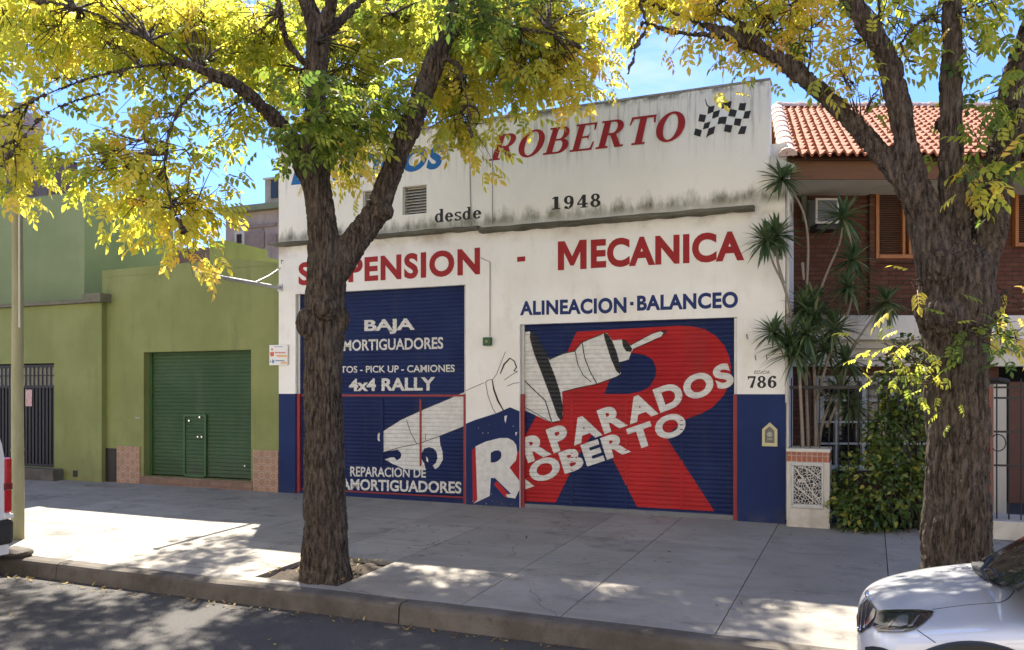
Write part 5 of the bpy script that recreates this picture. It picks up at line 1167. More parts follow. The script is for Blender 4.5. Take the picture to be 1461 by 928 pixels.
# second tree, close to the viewer on the right
D2 = 6.25
b2 = PD(1365, 910, D2); T2 = empty('street_tree', (b2.x, b2.y, b2.z), 'thick dark street tree with several stems rising behind the white car', 'tree')
for o in (T1, T2): o['group'] = 'street trees along the kerb'
make_trunk(T2, [
    [(1364, 930, 150, D2), (1364, 900, 122, D2), (1364, 850, 106, D2), (1364, 800, 98, D2), (1365, 740, 90, D2), (1366, 680, 87, D2), (1366, 620, 84, D2), (1364, 560, 86, D2), (1363, 510, 88, D2), (1362, 460, 98, D2), (1363, 410, 100, D2), (1365, 375, 90, D2), (1366, 350, 60, D2)],
    [(1346, 410, 66, D2), (1332, 355, 58, D2), (1316, 302, 49, D2), (1302, 255, 43, D2), (1292, 205, 36, D2), (1282, 150, 33, D2), (1270, 98, 34, D2), (1254, 62, 32, D2), (1232, 28, 30, D2), (1206, -12, 28, D2), (1170, -90, 24, D2), (1140, -200, 14, D2 + .1), (1120, -320, 6, D2 + .2)],
    [(1318, 305, 46, D2 - .02), (1290, 262, 36, D2), (1262, 226, 31, D2 + .1), (1228, 188, 29, D2 + .2), (1188, 146, 27, D2 + .3), (1150, 112, 25, D2 + .4), (1108, 84, 23, D2 + .5), (1070, 64, 21, D2 + .6), (1040, 50, 19, D2 + .6), (1008, 38, 14, D2 + .7), (975, 25, 10, D2 + .7), (935, 8, 8, D2 + .8), (880, -15, 6, D2 + .9), (820, -40, 3, D2 + 1)],
    [(1040, 52, 12, D2 + .6), (1010, 50, 10, D2 + .65), (975, 48, 10, D2 + .65), (948, 42, 9, D2 + .65), (926, 33, 8, D2 + .65), (916, 15, 7, D2 + .65), (910, -10, 6, D2 + .65)],
    [(926, 33, 7, D2 + .65), (918, 48, 6, D2 + .65), (908, 68, 5, D2 + .65), (902, 88, 4.5, D2 + .65), (897, 106, 4, D2 + .65)], [(912, 34, 5, D2 + .65), (926, 33, 6, D2 + .65)], [(896, 68, 4, D2 + .65), (909, 69, 5, D2 + .65)], [(893, 105, 4, D2 + .65), (900, 106, 4, D2 + .65)],
    [(1104, 82, 12, D2 + .5), (1080, 55, 9, D2 + .5), (1050, 30, 8, D2 + .55), (1020, 10, 7, D2 + .6), (990, -20, 5, D2 + .6)],
    [(1367, 410, 58, D2), (1364, 340, 46, D2), (1359, 250, 38, D2 - .02), (1358, 170, 33, D2 - .02), (1358, 90, 30, D2), (1358, 20, 28, D2), (1360, -60, 27, D2), (1368, -160, 18, D2), (1375, -300, 7, D2)],
    [(1387, 430, 54, D2 + .05), (1402, 375, 44, D2 + .05), (1416, 320, 40, D2), (1429, 260, 37, D2), (1441, 205, 34, D2), (1452, 140, 33, D2 + .05), (1468, 70, 30, D2 + .1), (1490, -10, 26, D2 + .2), (1520, -120, 18, D2 + .3), (1550, -250, 7, D2 + .4)],
    [(1380, 380, 40, D2 + .2), (1394, 330, 32, D2 + .25), (1408, 280, 30, D2 + .3), (1420, 230, 28, D2 + .35), (1428, 180, 26, D2 + .4), (1445, 100, 22, D2 + .5), (1475, 0, 16, D2 + .6)],
    [(1268, 95, 9, D2), (1262, 62, 8, D2), (1256, 30, 7, D2), (1252, -10, 5, D2 + .1)],
    [(1352, 38, 6, D2), (1325, 26, 5, D2 - .05), (1302, 40, 5, D2 - .05), (1285, 62, 4, D2 - .05)],
    [(1225, 185, 6, D2 + .2), (1232, 165, 4, D2 + .15), (1242, 140, 3, D2 + .1)],
], [(1322, 448, 36, D2 - .05, (1, 1, 1.5)), (1345, 452, 54, D2 - .17, (1, .8, 1)), (1402, 440, 50, D2 - .05, (1, 1, 1.3)), (1340, 380, 40, D2 - .18, (1, .8, 1.2)), (1350, 228, 22, D2 - .04, (1.2, 1, 1)), (1340, 178, 18, D2, (1, 1, 1.2))], .012)
c2_ = Crown()
z_(c2_, (1020, 10, D2 + .6), 1030, 5, 70, 28, D2 + .7, .4, 11, .72, 10, 4, .85)
z_(c2_, (1075, 55, D2 + .5), 1110, 15, 60, 38, D2 + .6, .4, 12, .74, 10, 4, .85)
z_(c2_, (1150, 112, D2 + .4), 1150, 40, 30, 28, D2 + .5, .2, 4, .70, 8, 3, .85)
z_(c2_, (935, 8, D2 + .8), 930, -5, 50, 22, D2 + .8, .3, 7, .68, 10, 4, .85)
z_(c2_, (1060, 68, D2 + .6), 1050, 84, 18, 8, D2 + .6, .1, 2, .45, 5, 2, .8)
z_(c2_, (1100, 84, D2 + .5), 1118, 58, 16, 8, D2 + .5, .1, 2, .3, 4, 2, .8)
z_(c2_, (1262, 62, D2), 1215, 62, 30, 22, D2 + .25, .2, 4, .66, 6, 3, .8)
z_(c2_, (1228, 186, D2 + .2), 1205, 105, 28, 22, D2 + .2, .15, 5, .76, 7, 3, .8)
z_(c2_, (1235, 160, D2 + .1), 1238, 138, 18, 14, D2 + .1, .1, 2, .35, 6, 2, .8)
z_(c2_, (1256, 20, D2), 1270, 28, 32, 30, D2 + .2, .25, 7, .50, 8, 3, .8)
z_(c2_, (1320, 28, D2), 1330, 20, 30, 26, D2 + .1, .25, 6, .55, 8, 3, .85)
z_(c2_, (1285, 60, D2), 1298, 98, 14, 10, D2 - .05, .1, 2, .4, 5, 2, .7)
z_(c2_, (1360, 20, D2), 1400, 12, 45, 22, D2 + .1, .3, 7, .42, 8, 3, .85)
z_(c2_, (1362, 60, D2), 1388, 65, 16, 16, D2 - .1, .12, 3, .22, 6, 2, .8)
z_(c2_, (1450, 150, D2), 1430, 150, 30, 24, D2 - .1, .15, 4, .25, 6, 3, .8)
z_(c2_, (1425, 240, D2), 1425, 225, 34, 45, D2 - .2, .15, 7, .30, 7, 3, .85)
z_(c2_, (1415, 290, D2), 1400, 260, 22, 26, D2 - .15, .12, 4, .75, 6, 3, .8)
z_(c2_, (1452, 130, D2), 1455, 100, 30, 40, D2 + .2, .2, 5, .40, 7, 3, .85)
# suckers low on the trunk
z_(c2_, (1325, 520, D2 - .1), 1285, 520, 26, 26, D2 - .25, .14, 4, .58, 6, 3, .5)
z_(c2_, (1320, 500, D2 - .1), 1268, 488, 14, 16, D2 - .2, .1, 2, .74, 6, 3, .5)
z_(c2_, (1330, 540, D2 - .2), 1318, 545, 20, 20, D2 - .35, .12, 3, .45, 7, 3, .5)
z_(c2_, (1395, 470, D2 - .2), 1400, 470, 32, 46, D2 - .36, .12, 6, .12, 7, 3, .6)
z_(c2_, (1410, 400, D2), 1435, 425, 20, 26, D2 - .05, .12, 3, .85, 6, 3, .55)
z_(c2_, (1405, 480, D2 - .2), 1440, 478, 26, 14, D2 - .25, .12, 4, .68, 6, 3, .6)
z_(c2_, (1310, 400, D2), 1300, 405, 10, 20, D2 - .05, .08, 2, .9, 4, 2, .8)
for px, py, rx, ry, d, n in ((970, -80, 110, 55, 8.4, 16), (1090, -90, 120, 60, 8.0, 16), (1200, -110, 120, 60, 7.6, 14), (1370, -150, 130, 80, 7.2, 14), (1540, -140, 150, 110, D2 + .5, 12), (1000, -150, 130, 70, 7.4, 12), (1280, -340, 200, 110, D2 + .2, 10)):
    z_(c2_, (px + RNG.normal(0, 25), py + 40, d), px, py, rx, ry, d, .7, n, .52, 16, 4, 1.2)
c2_.build(T2)

# third tree just outside on the left, its limb reaches in
D3 = 9.2
b3 = PD(-150, 795, D3); T3 = empty('street_tree', (b3.x, b3.y, b3.z), 'dark limb and leaves of a street tree entering from the upper left corner', 'tree', 'street trees along the kerb')
make_trunk(T3, [[(-150, 800, 80, D3), (-150, 700, 62, D3), (-148, 560, 56, D3), (-145, 420, 54, D3), (-140, 300, 46, D3), (-130, 200, 36, D3), (-125, 80, 28, D3), (-120, -60, 20, D3), (-115, -200, 9, D3)],
    [(-142, 330, 36, D3), (-100, 220, 30, D3 - .1), (-50, 130, 28, D3 - .2), (-12, 72, 26, D3 - .3), (6, 40, 20, D3 - .3), (12, 0, 16, D3 - .3), (20, -80, 9, D3 - .4)],
    [(-8, 68, 18, D3 - .3), (20, 50, 14, D3 - .35), (50, 45, 11, D3 - .4), (88, 52, 9, D3 - .5), (130, 52, 7, D3 - .6), (165, 70, 6, D3 - .7), (180, 98, 4, D3 - .8)],
    [(20, 50, 10, D3 - .35), (60, 12, 8, D3 - .5), (120, -20, 5, D3 - .6)]], [], .016)
c3 = Crown()
z_(c3, (50, 45, D3 - .4), 60, 40, 90, 50, D3 - .3, .6, 16, .56)
z_(c3, (-10, 60, D3 - .3), -10, 100, 50, 60, D3 - .3, .4, 9, .6)
z_(c3, (15, 0, D3 - .3), 20, -60, 110, 70, D3 - .3, .8, 16, .55, 9, 4, 1.15)
z_(c3, (-120, 0, D3), -150, -60, 150, 120, D3, 1.0, 18, .55, 9, 4, 1.2)
c3.build(T3)

# ================================================================== HEDGE, DRACAENAS
def hedge(name, blobs, label, cat, n, tone, L=.075):
    b = U(*blobs[0][:3]); root = empty(name, (b[0], b[1], -.05), label, cat); pos, d = [], []
    wts = np.array([bl[3] * bl[4] for bl in blobs], float); wts /= wts.sum()
    for bl, wt in zip(blobs, wts):
        px, py, dep, rx, ry, rd = bl; k = int(n * wt); u = RNG.normal(0, 1, (k, 3)); u /= np.linalg.norm(u, axis=1, keepdims=True)
        r = RNG.random(k)[:, None] ** .28; bump = 1 + .16 * np.array([noise.noise(Vector(q * 2.6 + px)) for q in u])[:, None]
        ctr = U(px, py, dep); rad = np.array((rx / F * dep, rd, ry / F * dep)); pos.append(ctr + u * r * bump * rad); dd = u * .9 + RNG.normal(0, .6, (k, 3)); dd[:, 2] -= .35; d.append(dd)
    pos, d = np.concatenate(pos), np.concatenate(d); ok = pos[:, 2] > -.02; pos, d = pos[ok], d[ok]; k = len(pos)
    tn = np.clip(tone + RNG.normal(0, .2, k) + .25 * np.array([noise.noise(Vector(q * 3.0)) for q in pos]), 0, 1)
    scatter('foliage', single(L, L * .6), pos, d, RNG.uniform(-1.5, 1.5, k), RNG.uniform(.7, 1.35, k), tn, LEAFD, root)
    mb = MB()
    for bl in blobs:
        px, py, dep, rx, ry, rd = bl
        for _ in range(7):
            tip = U(px + RNG.normal(0, rx * .4), py + RNG.normal(0, ry * .4), dep); s0 = np.array((tip[0] + RNG.normal(0, .1), tip[1] + RNG.normal(0, .1), -.05)); mb.tube([s0, (s0 + tip) / 2 + RNG.normal(0, .06, 3), tip], [.014, .010, .005], 6)
    mb.build('stems', M_BARK, root)
hedge('hedge', [(1252, 700, 10.48, 66, 62, .34), (1225, 730, 10.43, 44, 34, .28), (1290, 640, 10.53, 48, 70, .3), (1296, 550, 10.58, 42, 70, .26), (1262, 610, 10.58, 26, 40, .2), (1330, 690, 10.53, 40, 80, .3)], 'dense dark green hedge between the planter and the big trunk', 'hedge', 4300, .62)
def rosette(mb_pos, c, rad, n, droopy=.0):
    """strap leaves in a tuft"""
    for i in range(n):
        th = RNG.uniform(0, 2 * math.pi); el = RNG.uniform(-.35, 1.3) if RNG.random() < .8 else RNG.uniform(-1.0, -.2)
        d = Vector((math.cos(th) * math.cos(el), math.sin(th) * math.cos(el), math.sin(el))); L = rad * 1.12 * RNG.uniform(.75, 1.15); wd = .019 * RNG.uniform(.8, 1.2)
        s_ = d.cross(Vector((0, 0, 1))); s_ = s_.normalized() if s_.length > .05 else Vector((1, 0, 0)); up = s_.cross(d).normalized(); v = []
        for k, (t, wk) in enumerate(((0, .7), (.3, 1), (.65, .85), (1, .02))):
            q = Vector(c) + d * L * t + Vector((0, 0, -1)) * L * (.22 + droopy) * t * t
            v += [q - s_ * wd * wk + up * wd * wk * .35, q, q + s_ * wd * wk + up * wd * wk * .35]
        f = []
        for k in range(3): a = k * 3; f += [(a, a + 3, a + 4, a + 1), (a + 1, a + 4, a + 5, a + 2)]
        mb_pos[0].add(v, f); mb_pos[1].extend([float(np.clip(RNG.normal(.45, .25), 0, 1))] * len(v))
def dracaena(label, stems, rosettes, dep):
    b = P(*stems[0][-1], .14); root = empty('dracaena', (b.x, .14, b.z), label, 'plant', 'dracaenas in the planter')
    mb = MB()
    for st_ in stems:
        pts = catmull([(*PD(px, py, dep + dz),) for px, py, dz in [(*q, .03 * i) for i, q in enumerate(st_)]], 5); n = len(pts); mb.tube(pts, [.011 + .012 * i / n for i in range(n)], 8)
    mb.build('stems', M_STEM, root, smooth=True)
    for px, py, r in rosettes:
        acc = (MB(), []); rosette(acc, PD(px, py, dep + RNG.normal(0, .05)), r / F * dep, 72)
        o = acc[0].build('leaf_tuft', LEAFS, root); o.data.attributes.new('tone', 'FLOAT', 'POINT').data.foreach_set('value', acc[1])
DD = 10.84
dracaena('tallest dracaena, its tuft reaching the roof gutter beside the white parapet', [[(1120, 262), (1136, 282), (1148, 310), (1153, 350), (1151, 420), (1150, 520), (1152, 600), (1154, 646)], [(1147, 400), (1145, 375)]], [(1115, 256, 36), (1125, 492, 40), (1162, 455, 40), (1148, 440, 38)], DD)
dracaena('dracaena with a tuft in front of the air conditioner on a bare curved stem', [[(1202, 325), (1197, 350), (1182, 385), (1168, 425), (1160, 480), (1163, 560), (1164, 646)], [(1218, 380), (1212, 440), (1185, 500), (1166, 570)]], [(1203, 310, 42), (1217, 372, 40), (1209, 410, 34), (1160, 432, 36)], DD + .05)
dracaena('dracaena leaning out before the white wall with two joined tufts', [[(1094, 350), (1104, 378), (1117, 405), (1127, 440), (1138, 500), (1143, 580), (1146, 646)], [(1107, 345), (1110, 375), (1118, 405)]], [(1093, 344, 36), (1108, 336, 36), (1103, 475, 34), (1136, 505, 44), (1150, 478, 36)], DD - .12)
dracaena('dracaena leaning right over the railing with low tufts', [[(1265, 438), (1245, 455), (1215, 500), (1190, 560), (1172, 610), (1168, 646)], [(1208, 520), (1200, 560), (1180, 610)]], [(1265, 432, 38), (1208, 515, 36), (1190, 470, 40), (1200, 560, 36), (1216, 580, 30), (1178, 500, 38)], DD + .1)

# ================================================================== FALLEN LEAVES
k = 470; pos = np.zeros((k, 3))
for i in range(k):
    if i < 230: x, y = RNG.uniform(-9, .5), -5.11 - abs(RNG.normal(0, .09))
    elif i < 310: x, y = RNG.uniform(-9, 2), RNG.uniform(-4.8, -.1)
    elif i < 400: x, y = RNG.uniform(-5.6, -4.7), RNG.uniform(-4.65, -3.7)
    else: x, y = RNG.uniform(-8, 0), RNG.uniform(-7.5, -5.1)
    z = gz(x, y) + .012 if y > -5.0 else roadz(x) + .01
    if -5.64 < x < -4.66 and -4.7 < y < -3.64: z += .015
    pos[i] = (x, y, z)
dd = RNG.normal(0, 1, (k, 3)); dd[:, 2] = RNG.normal(.05, .12, k)
tag(scatter('fallen_leaves', leaflet(.075, .03, -.2), pos, dd, RNG.uniform(-.5, .5, k), RNG.uniform(.35, .85, k), RNG.random(k), LEAFL, None), kind='stuff')
# lump of broken concrete by the pole
b = G(14, 793); mb = MB(); mb.ball((b.x, b.y, b.z + .03), .23, 20, 0, (1.3, .75, .30)); o = mb.build('concrete_lump', M_KERB, None, smooth=False)
for v in o.data.vertices: v.co += Vector((noise.noise(v.co * 7), noise.noise(v.co * 7 + Vector((9, 0, 0))), .6 * noise.noise(v.co * 7 + Vector((0, 9, 0))))) * .05
tag(o, 'rough lump of broken concrete lying at the kerb beside the van', 'rubble')
# a leafy tree far beyond the garage
ft = empty('far_tree', P(224, 380, 30), 'small round green tree far beyond the garage parapet', 'tree')
mb = MB(); q = P(226, 376, 30); mb.tube([(q.x, 30, 0), (q.x, 30, q.z)], [.2, .12], 8); mb.build('trunk', M_BARK, ft)
kk = 1500; u = RNG.normal(0, 1, (kk, 3)); u /= np.linalg.norm(u, axis=1, keepdims=True); ps = np.array(q) + u * (RNG.random((kk, 1)) ** .3) * np.array((.75, .6, .5))
scatter('crown', single(.2, .13), ps, u + RNG.normal(0, .5, (kk, 3)), RNG.uniform(-1, 1, kk), np.ones(kk), np.clip(RNG.normal(.6, .2, kk), 0, 1), LEAFD, ft)

# ================================================================== WHITE CAR (nose towards -x, near side towards the viewer)
RC = roadz(0); CY = -6.10
car = empty('parked_car', (1.9, CY, RC), 'white parked car, bonnet and windscreen in the lower right corner', 'car')
def cw(lx, ly, lz): return Vector((-.08 + lx, CY - ly, RC + lz))
ST = [  # lx, zt, half width at shoulder, zs, half width at belt, z bottom
    (0.0, .70, .20, .69, .26, .42), (.015, .765, .40, .75, .45, .36), (.05, .815, .56, .79, .60, .30), (.11, .845, .68, .81, .715, .26), (.19, .872, .76, .835, .79, .24), (.31, .90, .82, .865, .85, .22),
    (.45, .928, .848, .90, .882, .20), (.60, .955, .858, .93, .895, .20), (.72, .975, .86, .95, .898, .20), (.9, .985, .862, .975, .90, .20), (1.5, .99, .868, .985, .905, .20), (2.4, 1.0, .868, .995, .905, .20), (3.2, 1.02, .86, 1.01, .90, .22), (3.75, 1.02, .82, 1.0, .87, .26), (3.95, .98, .72, .96, .78, .34)]
rings = []
for lx, zt, hw, zs, hb, zb in ST:
    h = [(0, zt), (hw * .35, zt - .004), (hw * .68, zt - .014), (hw * .9, zs + (zt - zs) * .35), (hw, zs - .012), (hb - .012, zs - .06), (hb, zs - .15), (hb - .004, zs - .28 if zs - .28 > zb + .1 else zb + .12), (hb + .004, max(zb + .08, .42)), (hb - .02, max(zb + .04, .3) if zb < .3 else zb + .04), (hb - .09, zb), (0, zb)]
    rings.append([cw(lx, y, z) for y, z in h] + [cw(lx, -y, z) for y, z in h[-2:0:-1]])
mb = MB(); n = len(rings[0]); mb.add([p for r in rings for p in r], [(i * n + k, (i + 1) * n + k, (i + 1) * n + (k + 1) % n, i * n + (k + 1) % n) for i in range(len(rings) - 1) for k in range(n)] + [tuple(range(n)), tuple((len(rings) - 1) * n + k for k in range(n - 1, -1, -1))])
o = mb.build('tmpbody', M_CAR, car); ss = o.modifiers.new('s', 'SUBSURF'); ss.levels = 3; ss.render_levels = 3
AX, AZ, AR = .555, .43, .405
cut = MB()
for ly in (1, -1):
    for ax in (AX, AX + 2.55): cut.tube([cw(ax, .58 * ly, AZ), cw(ax, 1.1 * ly, AZ)], AR, 40)
co_ = cut.build('tmpcut', M_PLAST); bo = o.modifiers.new('b', 'BOOLEAN'); bo.operation = 'DIFFERENCE'; bo.solver = 'EXACT'; bo.object = co_
bpy.context.view_layer.update(); dg = bpy.context.evaluated_depsgraph_get(); me = bpy.data.meshes.new_from_object(o.evaluated_get(dg)); me.name = 'body'
bpy.data.objects.remove(o); bpy.data.objects.remove(co_)
me.polygons.foreach_set('use_smooth', [True] * len(me.polygons)); me.materials.clear(); me.materials.append(M_CAR); me.materials.append(M_PLAST)
for p_ in me.polygons:
    c_ = p_.center + car.location; lx_, lz_ = c_.x + .08, c_.z - RC
    for ax in (AX, AX + 2.55):
        if math.hypot(lx_ - ax, lz_ - AZ) < AR + .004 and abs(c_.y - CY) > .5: p_.material_index = 1
body = bpy.data.objects.new('body', me); COL.objects.link(body); body.parent = car
wn = body.modifiers.new('edge', 'EDGE_SPLIT'); wn.split_angle = R(50)
bvh = BVHTree.FromPolygons([v.co + car.location for v in me.vertices], [tuple(p.vertices) for p in me.polygons])
def onbody(px, py, lift=.006):
    d = ray(px, py).normalized(); h = bvh.ray_cast(CAMLOC, d)
    if h[0] is None: return None
    return h[0] + h[1] * lift * (1 if h[1].dot(d) < 0 else -1)
def patch(poly, name, m, lift, step=2.2, parent=None):
    """a shape lying on the body shell, cut from a fine grid"""
    bm = bmesh.new(); t = tessellate_polygon([[Vector((x, y, 0)) for x, y in poly]]); vs = [bm.verts.new((x, y, 0)) for x, y in poly]
    for q in t:
        try: bm.faces.new([vs[i] for i in q])
        except ValueError: pass
    xs_, ys_ = [p[0] for p in poly], [p[1] for p in poly]
    for ax_, lo, hi in ((0, min(xs_), max(xs_)), (1, min(ys_), max(ys_))):
        c = lo + step
        while c < hi:
            no = [0, 0, 0]; no[ax_] = 1; cc = [0, 0, 0]; cc[ax_] = c
            bmesh.ops.bisect_plane(bm, geom=bm.verts[:] + bm.edges[:] + bm.faces[:], plane_co=cc, plane_no=no, dist=1e-6); c += step
    bm.verts.index_update(); pts = [onbody(v.co.x, v.co.y, lift) for v in bm.verts]; g_ = MB()
    idx = {i: k for k, i in enumerate([i for i, p in enumerate(pts) if p is not None])}
    g_.add([p for p in pts if p is not None], [tuple(idx[v.index] for v in f.verts) for f in bm.faces if all(v.index in idx for v in f.verts)]); bm.free()
    return g_.build(name, m, parent or car, smooth=True) if g_.v else None
def line(poly, name, m, r, lift=.0, parent=None):
    pts = [p for p in (onbody(x, y, lift) for x, y in catmull(poly, 5) ) if p is not None]
    if len(pts) > 1:
        g_ = MB(); g_.tube(pts, r, 6); return g_.build(name, m, parent or car, smooth=True)
zc = lambda l: [(1200 + a / 4.935, 740 + b / 4.935) for a, b in l]
hl = patch(zc([(245, 655), (300, 650), (420, 647), (560, 648), (640, 655), (655, 662), (640, 690), (580, 745), (520, 785), (460, 803), (360, 803), (270, 795), (225, 765), (240, 720)]), 'headlight', M_LENS, .006)
patch(zc([(352, 765), (400, 700), (430, 690), (470, 690), (480, 710), (470, 760), (420, 775)]), 'reflector', M_LENSW, .009, parent=hl); patch(zc([(480, 775), (545, 690), (560, 690), (505, 770)]), 'reflector', M_LENSW, .009, parent=hl)
patch(zc([(330, 770), (395, 695), (410, 693), (350, 768)]), 'reflector', M_CHROME, .011, parent=hl); patch(zc([(262, 668), (450, 664), (600, 668), (640, 664), (600, 660), (300, 658)]), 'reflector', M_CHROME, .011, parent=hl)
patch(zc([(250, 785), (340, 797), (440, 797), (470, 790), (440, 806), (360, 808), (260, 800)]), 'reflector', M_CHROME, .010, parent=hl)
gr = patch(zc([(118, 690), (150, 610), (190, 575), (245, 640), (240, 700), (215, 765), (170, 790), (140, 810), (122, 790)]), 'grille', M_PLAST, .008)
for a in ((150, 620, 135, 790), (175, 590, 150, 795), (205, 600, 175, 780)): line(zc([(a[0], a[1]), ((a[0] + a[2]) / 2 - 4, (a[1] + a[3]) / 2), (a[2], a[3])]), 'grille_bar', M_CHROME, .004, .012, gr)
patch(zc([(235, 640), (250, 655), (240, 710), (190, 770), (165, 775), (200, 710)]), 'chrome_trim', M_CHROME, .012)
bd = onbody(*zc([(192, 545)])[0], .010)
if bd is not None:
    g_ = MB(); g_.ball(bd, .035, 12, 0, (.4, 1.3, .7)); g_.build('badge', M_CHROME, car, smooth=True)
line(zc([(640, 642), (760, 625), (900, 608), (1040, 598), (1120, 590), (1180, 560), (1222, 505)]), 'bonnet_seam', M_PLAST, .0035, -.001)
line(zc([(255, 650), (225, 610), (205, 575), (195, 560)]), 'bonnet_seam', M_PLAST, .003, -.001)
line(zc([(535, 785), (600, 830), (665, 875)]), 'bumper_seam', M_PLAST, .003, -.001)
patch(zc([(176, 905), (230, 900), (290, 908), (340, 925), (330, 960), (180, 960)]), 'fog_lamp_recess', M_PLAST, .006)
patch(zc([(95, 700), (112, 690), (120, 800), (108, 830), (95, 780)]), 'chrome_trim', M_CHROME, .012)
# arch trims and wheels
for ly in (1, -1):
    for ax in (AX, AX + 2.55):
        mb = MB(); pr = []
        for i in range(33):
            a = R(-12) + R(204) * i / 32; c_, s_ = math.cos(a), math.sin(a)
            for rr_, yy in ((AR - .004, .87), (AR - .002, .915), (AR + .04, .918), (AR + .048, .905), (AR + .048, .87)): pr.append(cw(ax + rr_ * c_, yy * ly, AZ + rr_ * s_))
        mb.add(pr, [(i * 5 + k, i * 5 + k + 1, (i + 1) * 5 + k + 1, (i + 1) * 5 + k) for i in range(32) for k in range(4)]); mb.build('arch_trim', M_PLAST, car, smooth=False)
        wh = MB(); prof = [(.20, .66), (.33, .66), (.37, .69), (.37, .84), (.33, .87), (.22, .865)]; v = []
        for i in range(40):
            a = 2 * math.pi * i / 40
            for rr_, yy in prof: v.append(cw(ax + rr_ * math.cos(a), yy * ly, .37 + rr_ * math.sin(a)))
        wh.add(v, [(i * 6 + k, i * 6 + k + 1, ((i + 1) % 40) * 6 + k + 1, ((i + 1) % 40) * 6 + k) for i in range(40) for k in range(5)]); wo_ = wh.build('wheel', M_TYRE, car, smooth=True)
        rm = MB(); rm.tube([cw(ax, .70 * ly, .37), cw(ax, .72 * ly, .37)], .225, 30)
        for s_ in range(5):
            a = 2 * math.pi * s_ / 5; rm.bar(cw(ax, .845 * ly, .37), cw(ax + .215 * math.cos(a), .85 * ly, .37 + .215 * math.sin(a)), .05, .03)
        rm.build('rim', M_GALV, wo_)
# greenhouse
def gring(lx, z, hw): return [cw(lx, y, z + cz) for y, cz in ((-hw, 0), (-hw * .6, .02), (0, .03), (hw * .6, .02), (hw, 0))]
ws0 = [P(1403, 801, CY + .74), P(1404, 809, CY + .42), P(1407, 819, CY), P(1417, 830, CY - .42), P(1449, 840, CY - .80)]
ws1 = [P(1514, 741, CY + .60) + Vector((0, 0, 0)), P(1500, 741, CY + .33), P(1512, 744, CY), P(1538, 748, CY - .34), P(1600, 752, CY - .62)]
mb = MB(); n = 5; mb.add(ws0 + ws1, [(k, k + 1, 6 + k, 5 + k) for k in range(4)])
M_WS = mat('windscreen_glass', (.022, .030, .026), .03, spec=.7, coat=1.0); mb.build('windscreen', M_WS, car, smooth=True)
mb = MB(); r0_ = ws1; r1_ = [cw(3.55, y, z) for y, z in ((-.60, 1.5), (-.35, 1.53), (0, 1.54), (.35, 1.53), (.60, 1.5))]; mb.add([p + Vector((0, 0, .004)) for p in r0_ + r1_], [(k, k + 1, 6 + k, 5 + k) for k in range(4)]); mb.build('roof', M_CAR, car, smooth=True)
mb = MB(); mb.add(r1_ + [cw(3.9, y, 1.04) for y in (-.76, -.4, 0, .4, .76)], [(k, k + 1, 6 + k, 5 + k) for k in range(4)]); mb.build('rear_window', M_WS, car, smooth=True)
for ly in (1, -1):
    mb = MB(); mb.add([cw(.94, .83 * ly, 1.03), cw(3.85, .80 * ly, 1.045), cw(3.52, .61 * ly, 1.49), cw(1.66, .63 * ly, 1.55)], [(0, 1, 2, 3)]); mb.build('side_window', M_WS, car)
    mb = MB(); mb.tube([(ws0[4] if ly > 0 else ws0[0]), ((ws0[4] + ws1[4]) / 2 if ly > 0 else (ws0[0] + ws1[0]) / 2), (ws1[4] if ly > 0 else ws1[0]), cw(2.4, .635 * ly, 1.57), cw(3.55, .61 * ly, 1.50), cw(3.9, .78 * ly, 1.04)], .016, 8); mb.build('pillar', M_PLAST, car, smooth=True)
# black cowl with wipers
patch(zc([(915, 335), (925, 315), (960, 300), (1050, 285), (1020, 360), (1040, 400), (1080, 440), (1150, 475), (1285, 492), (1285, 497), (1200, 497), (1110, 485), (1040, 455), (980, 420), (930, 370)]), 'cowl', M_PLAST, .010, 1.6)
for q in ([(1020, 440), (985, 370), (1010, 340), (1050, 290)], [(1140, 485), (1090, 400), (1060, 365), (1020, 360)]):
    mb = MB(); mb.tube([P(*zc([e])[0], CY - .05 - .35 * (k_ / 3)) + Vector((0, -.02, .012)) for k_, e in enumerate(q[::-1])], .009, 6); mb.build('wiper', M_PLAST, car)
mb = MB(); mb.ball(cw(1.22, 1.0, 1.12), .12, 14, 0, (.6, .9, .75)); mb.ball(cw(1.22, -1.0, 1.12), .12, 14, 0, (.6, .9, .75)); mb.build('door_mirror', M_CAR, car, smooth=True)

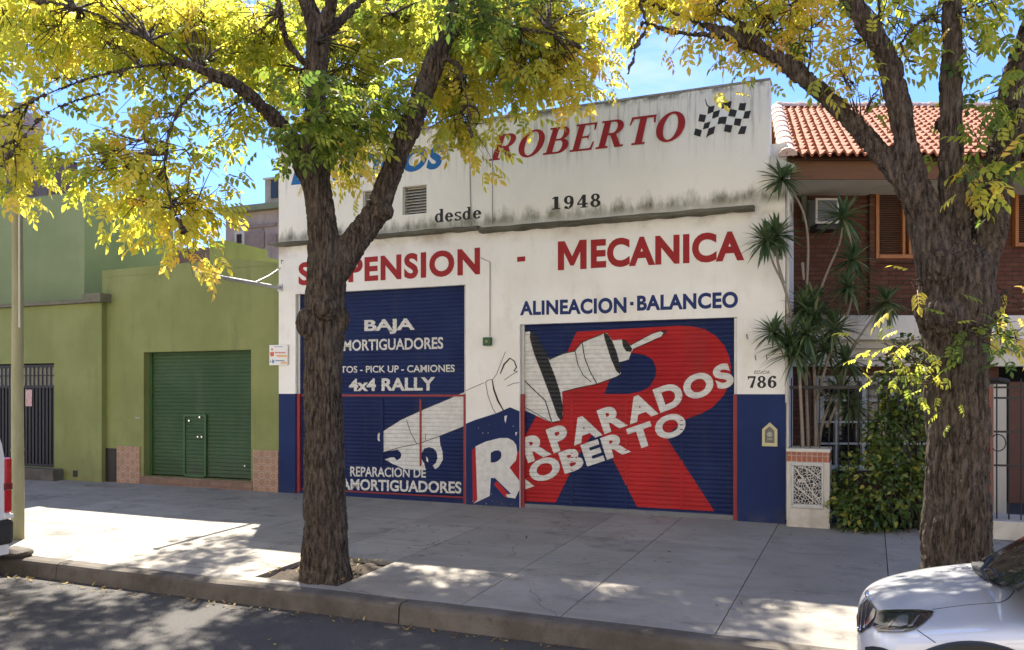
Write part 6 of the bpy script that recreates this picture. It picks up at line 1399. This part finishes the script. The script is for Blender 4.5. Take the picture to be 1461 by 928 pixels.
# ================================================================== WHITE VAN (only its rear corner shows)
VX, VY0, VY1 = -8.27, -5.36, -7.2
vz = roadz(VX); van = empty('parked_van', (-10.3, -6.28, vz), 'white van rear corner with a red tail lamp at the left edge', 'van')
sec = [(0, .34), (.0, .55), (-.012, .95), (-.03, 1.25), (-.075, 1.48), (-.14, 1.68), (-.24, 1.86), (-.40, 1.95), (-.92, 1.97)]
def vring(x, ins, sc=1.0): return [Vector((x, VY0 + y - ins, vz + z * sc)) for y, z in sec] + [Vector((x, VY1 - y + ins, vz + z * sc)) for y, z in sec[-2::-1]]
rg = [vring(VX, .05, .985), vring(VX - .03, .012), vring(VX - .10, 0), vring(VX - 2.6, 0), vring(VX - 3.3, .02), vring(VX - 4.0, .06, .7), vring(VX - 4.25, .16, .5)]
mb = MB(); n = len(rg[0]); mb.add([p for r in rg for p in r], [(i * n + k, (i + 1) * n + k, (i + 1) * n + (k + 1) % n, i * n + (k + 1) % n) for i in range(len(rg) - 1) for k in range(n)] + [tuple(range(n - 1, -1, -1)), tuple((len(rg) - 1) * n + k for k in range(n))])
mb.build('body', M_VAN, van, smooth=False, bevel=.02)
def vtail(y0, y1, z0, z1, d0=.012, d1=.03): return (VX - d1 if False else VX - .12, VX + d0, y0, y1, vz + z0, vz + z1)
for s_, yk in ((1, VY0), (-1, VY1)):
    a, b = sorted((yk - s_ * .085, yk + s_ * .006)); mb = MB(); mb.box(VX - .16, VX + .012, a, b, vz + .74, vz + 1.32); tl = mb.build('tail_lamp', M_TAIL, van, bevel=.025)
    mb = MB(); mb.box(VX - .15, VX + .0145, a - .001, b + .001, vz + .98, vz + 1.06); mb.build('indicator', mat('dull_red_lens', (.16, .02, .02), .2, spec=.6), tl, bevel=.01)
mb = MB(); mb.box(VX - .35, VX + .05, VY1 + .02, VY0 + .010, vz + .42, vz + .68); mb.build('bumper', M_PLAST, van, bevel=.05, seg=3)
for z in (.69,):
    for a, b in ((VY0 - .09, VY0 + .004), (VY1, VY1 + .09)): mb = MB(); mb.box(VX - .04, VX + .035, a, b, vz + z, vz + z + .045); mb.build('hinge', M_VAN, van, bevel=.008)
mb = MB(); mb.box(VX + .001, VX + .012, VY1 + .22, -6.32, vz + 1.15, vz + 1.72); mb.box(VX + .001, VX + .012, -6.24, VY0 - .22, vz + 1.15, vz + 1.72); mb.build('rear_window', M_GLASS, van)
for ax in (VX - .85, VX - 3.4):
    for y in (VY0 - .03, VY1 + .03): mb = MB(); s_ = -1 if y > -6 else 1; mb.tube([(ax, y, vz + .31), (ax, y + s_ * .2, vz + .31)], .31, 28); mb.build('wheel', M_TYRE, van)
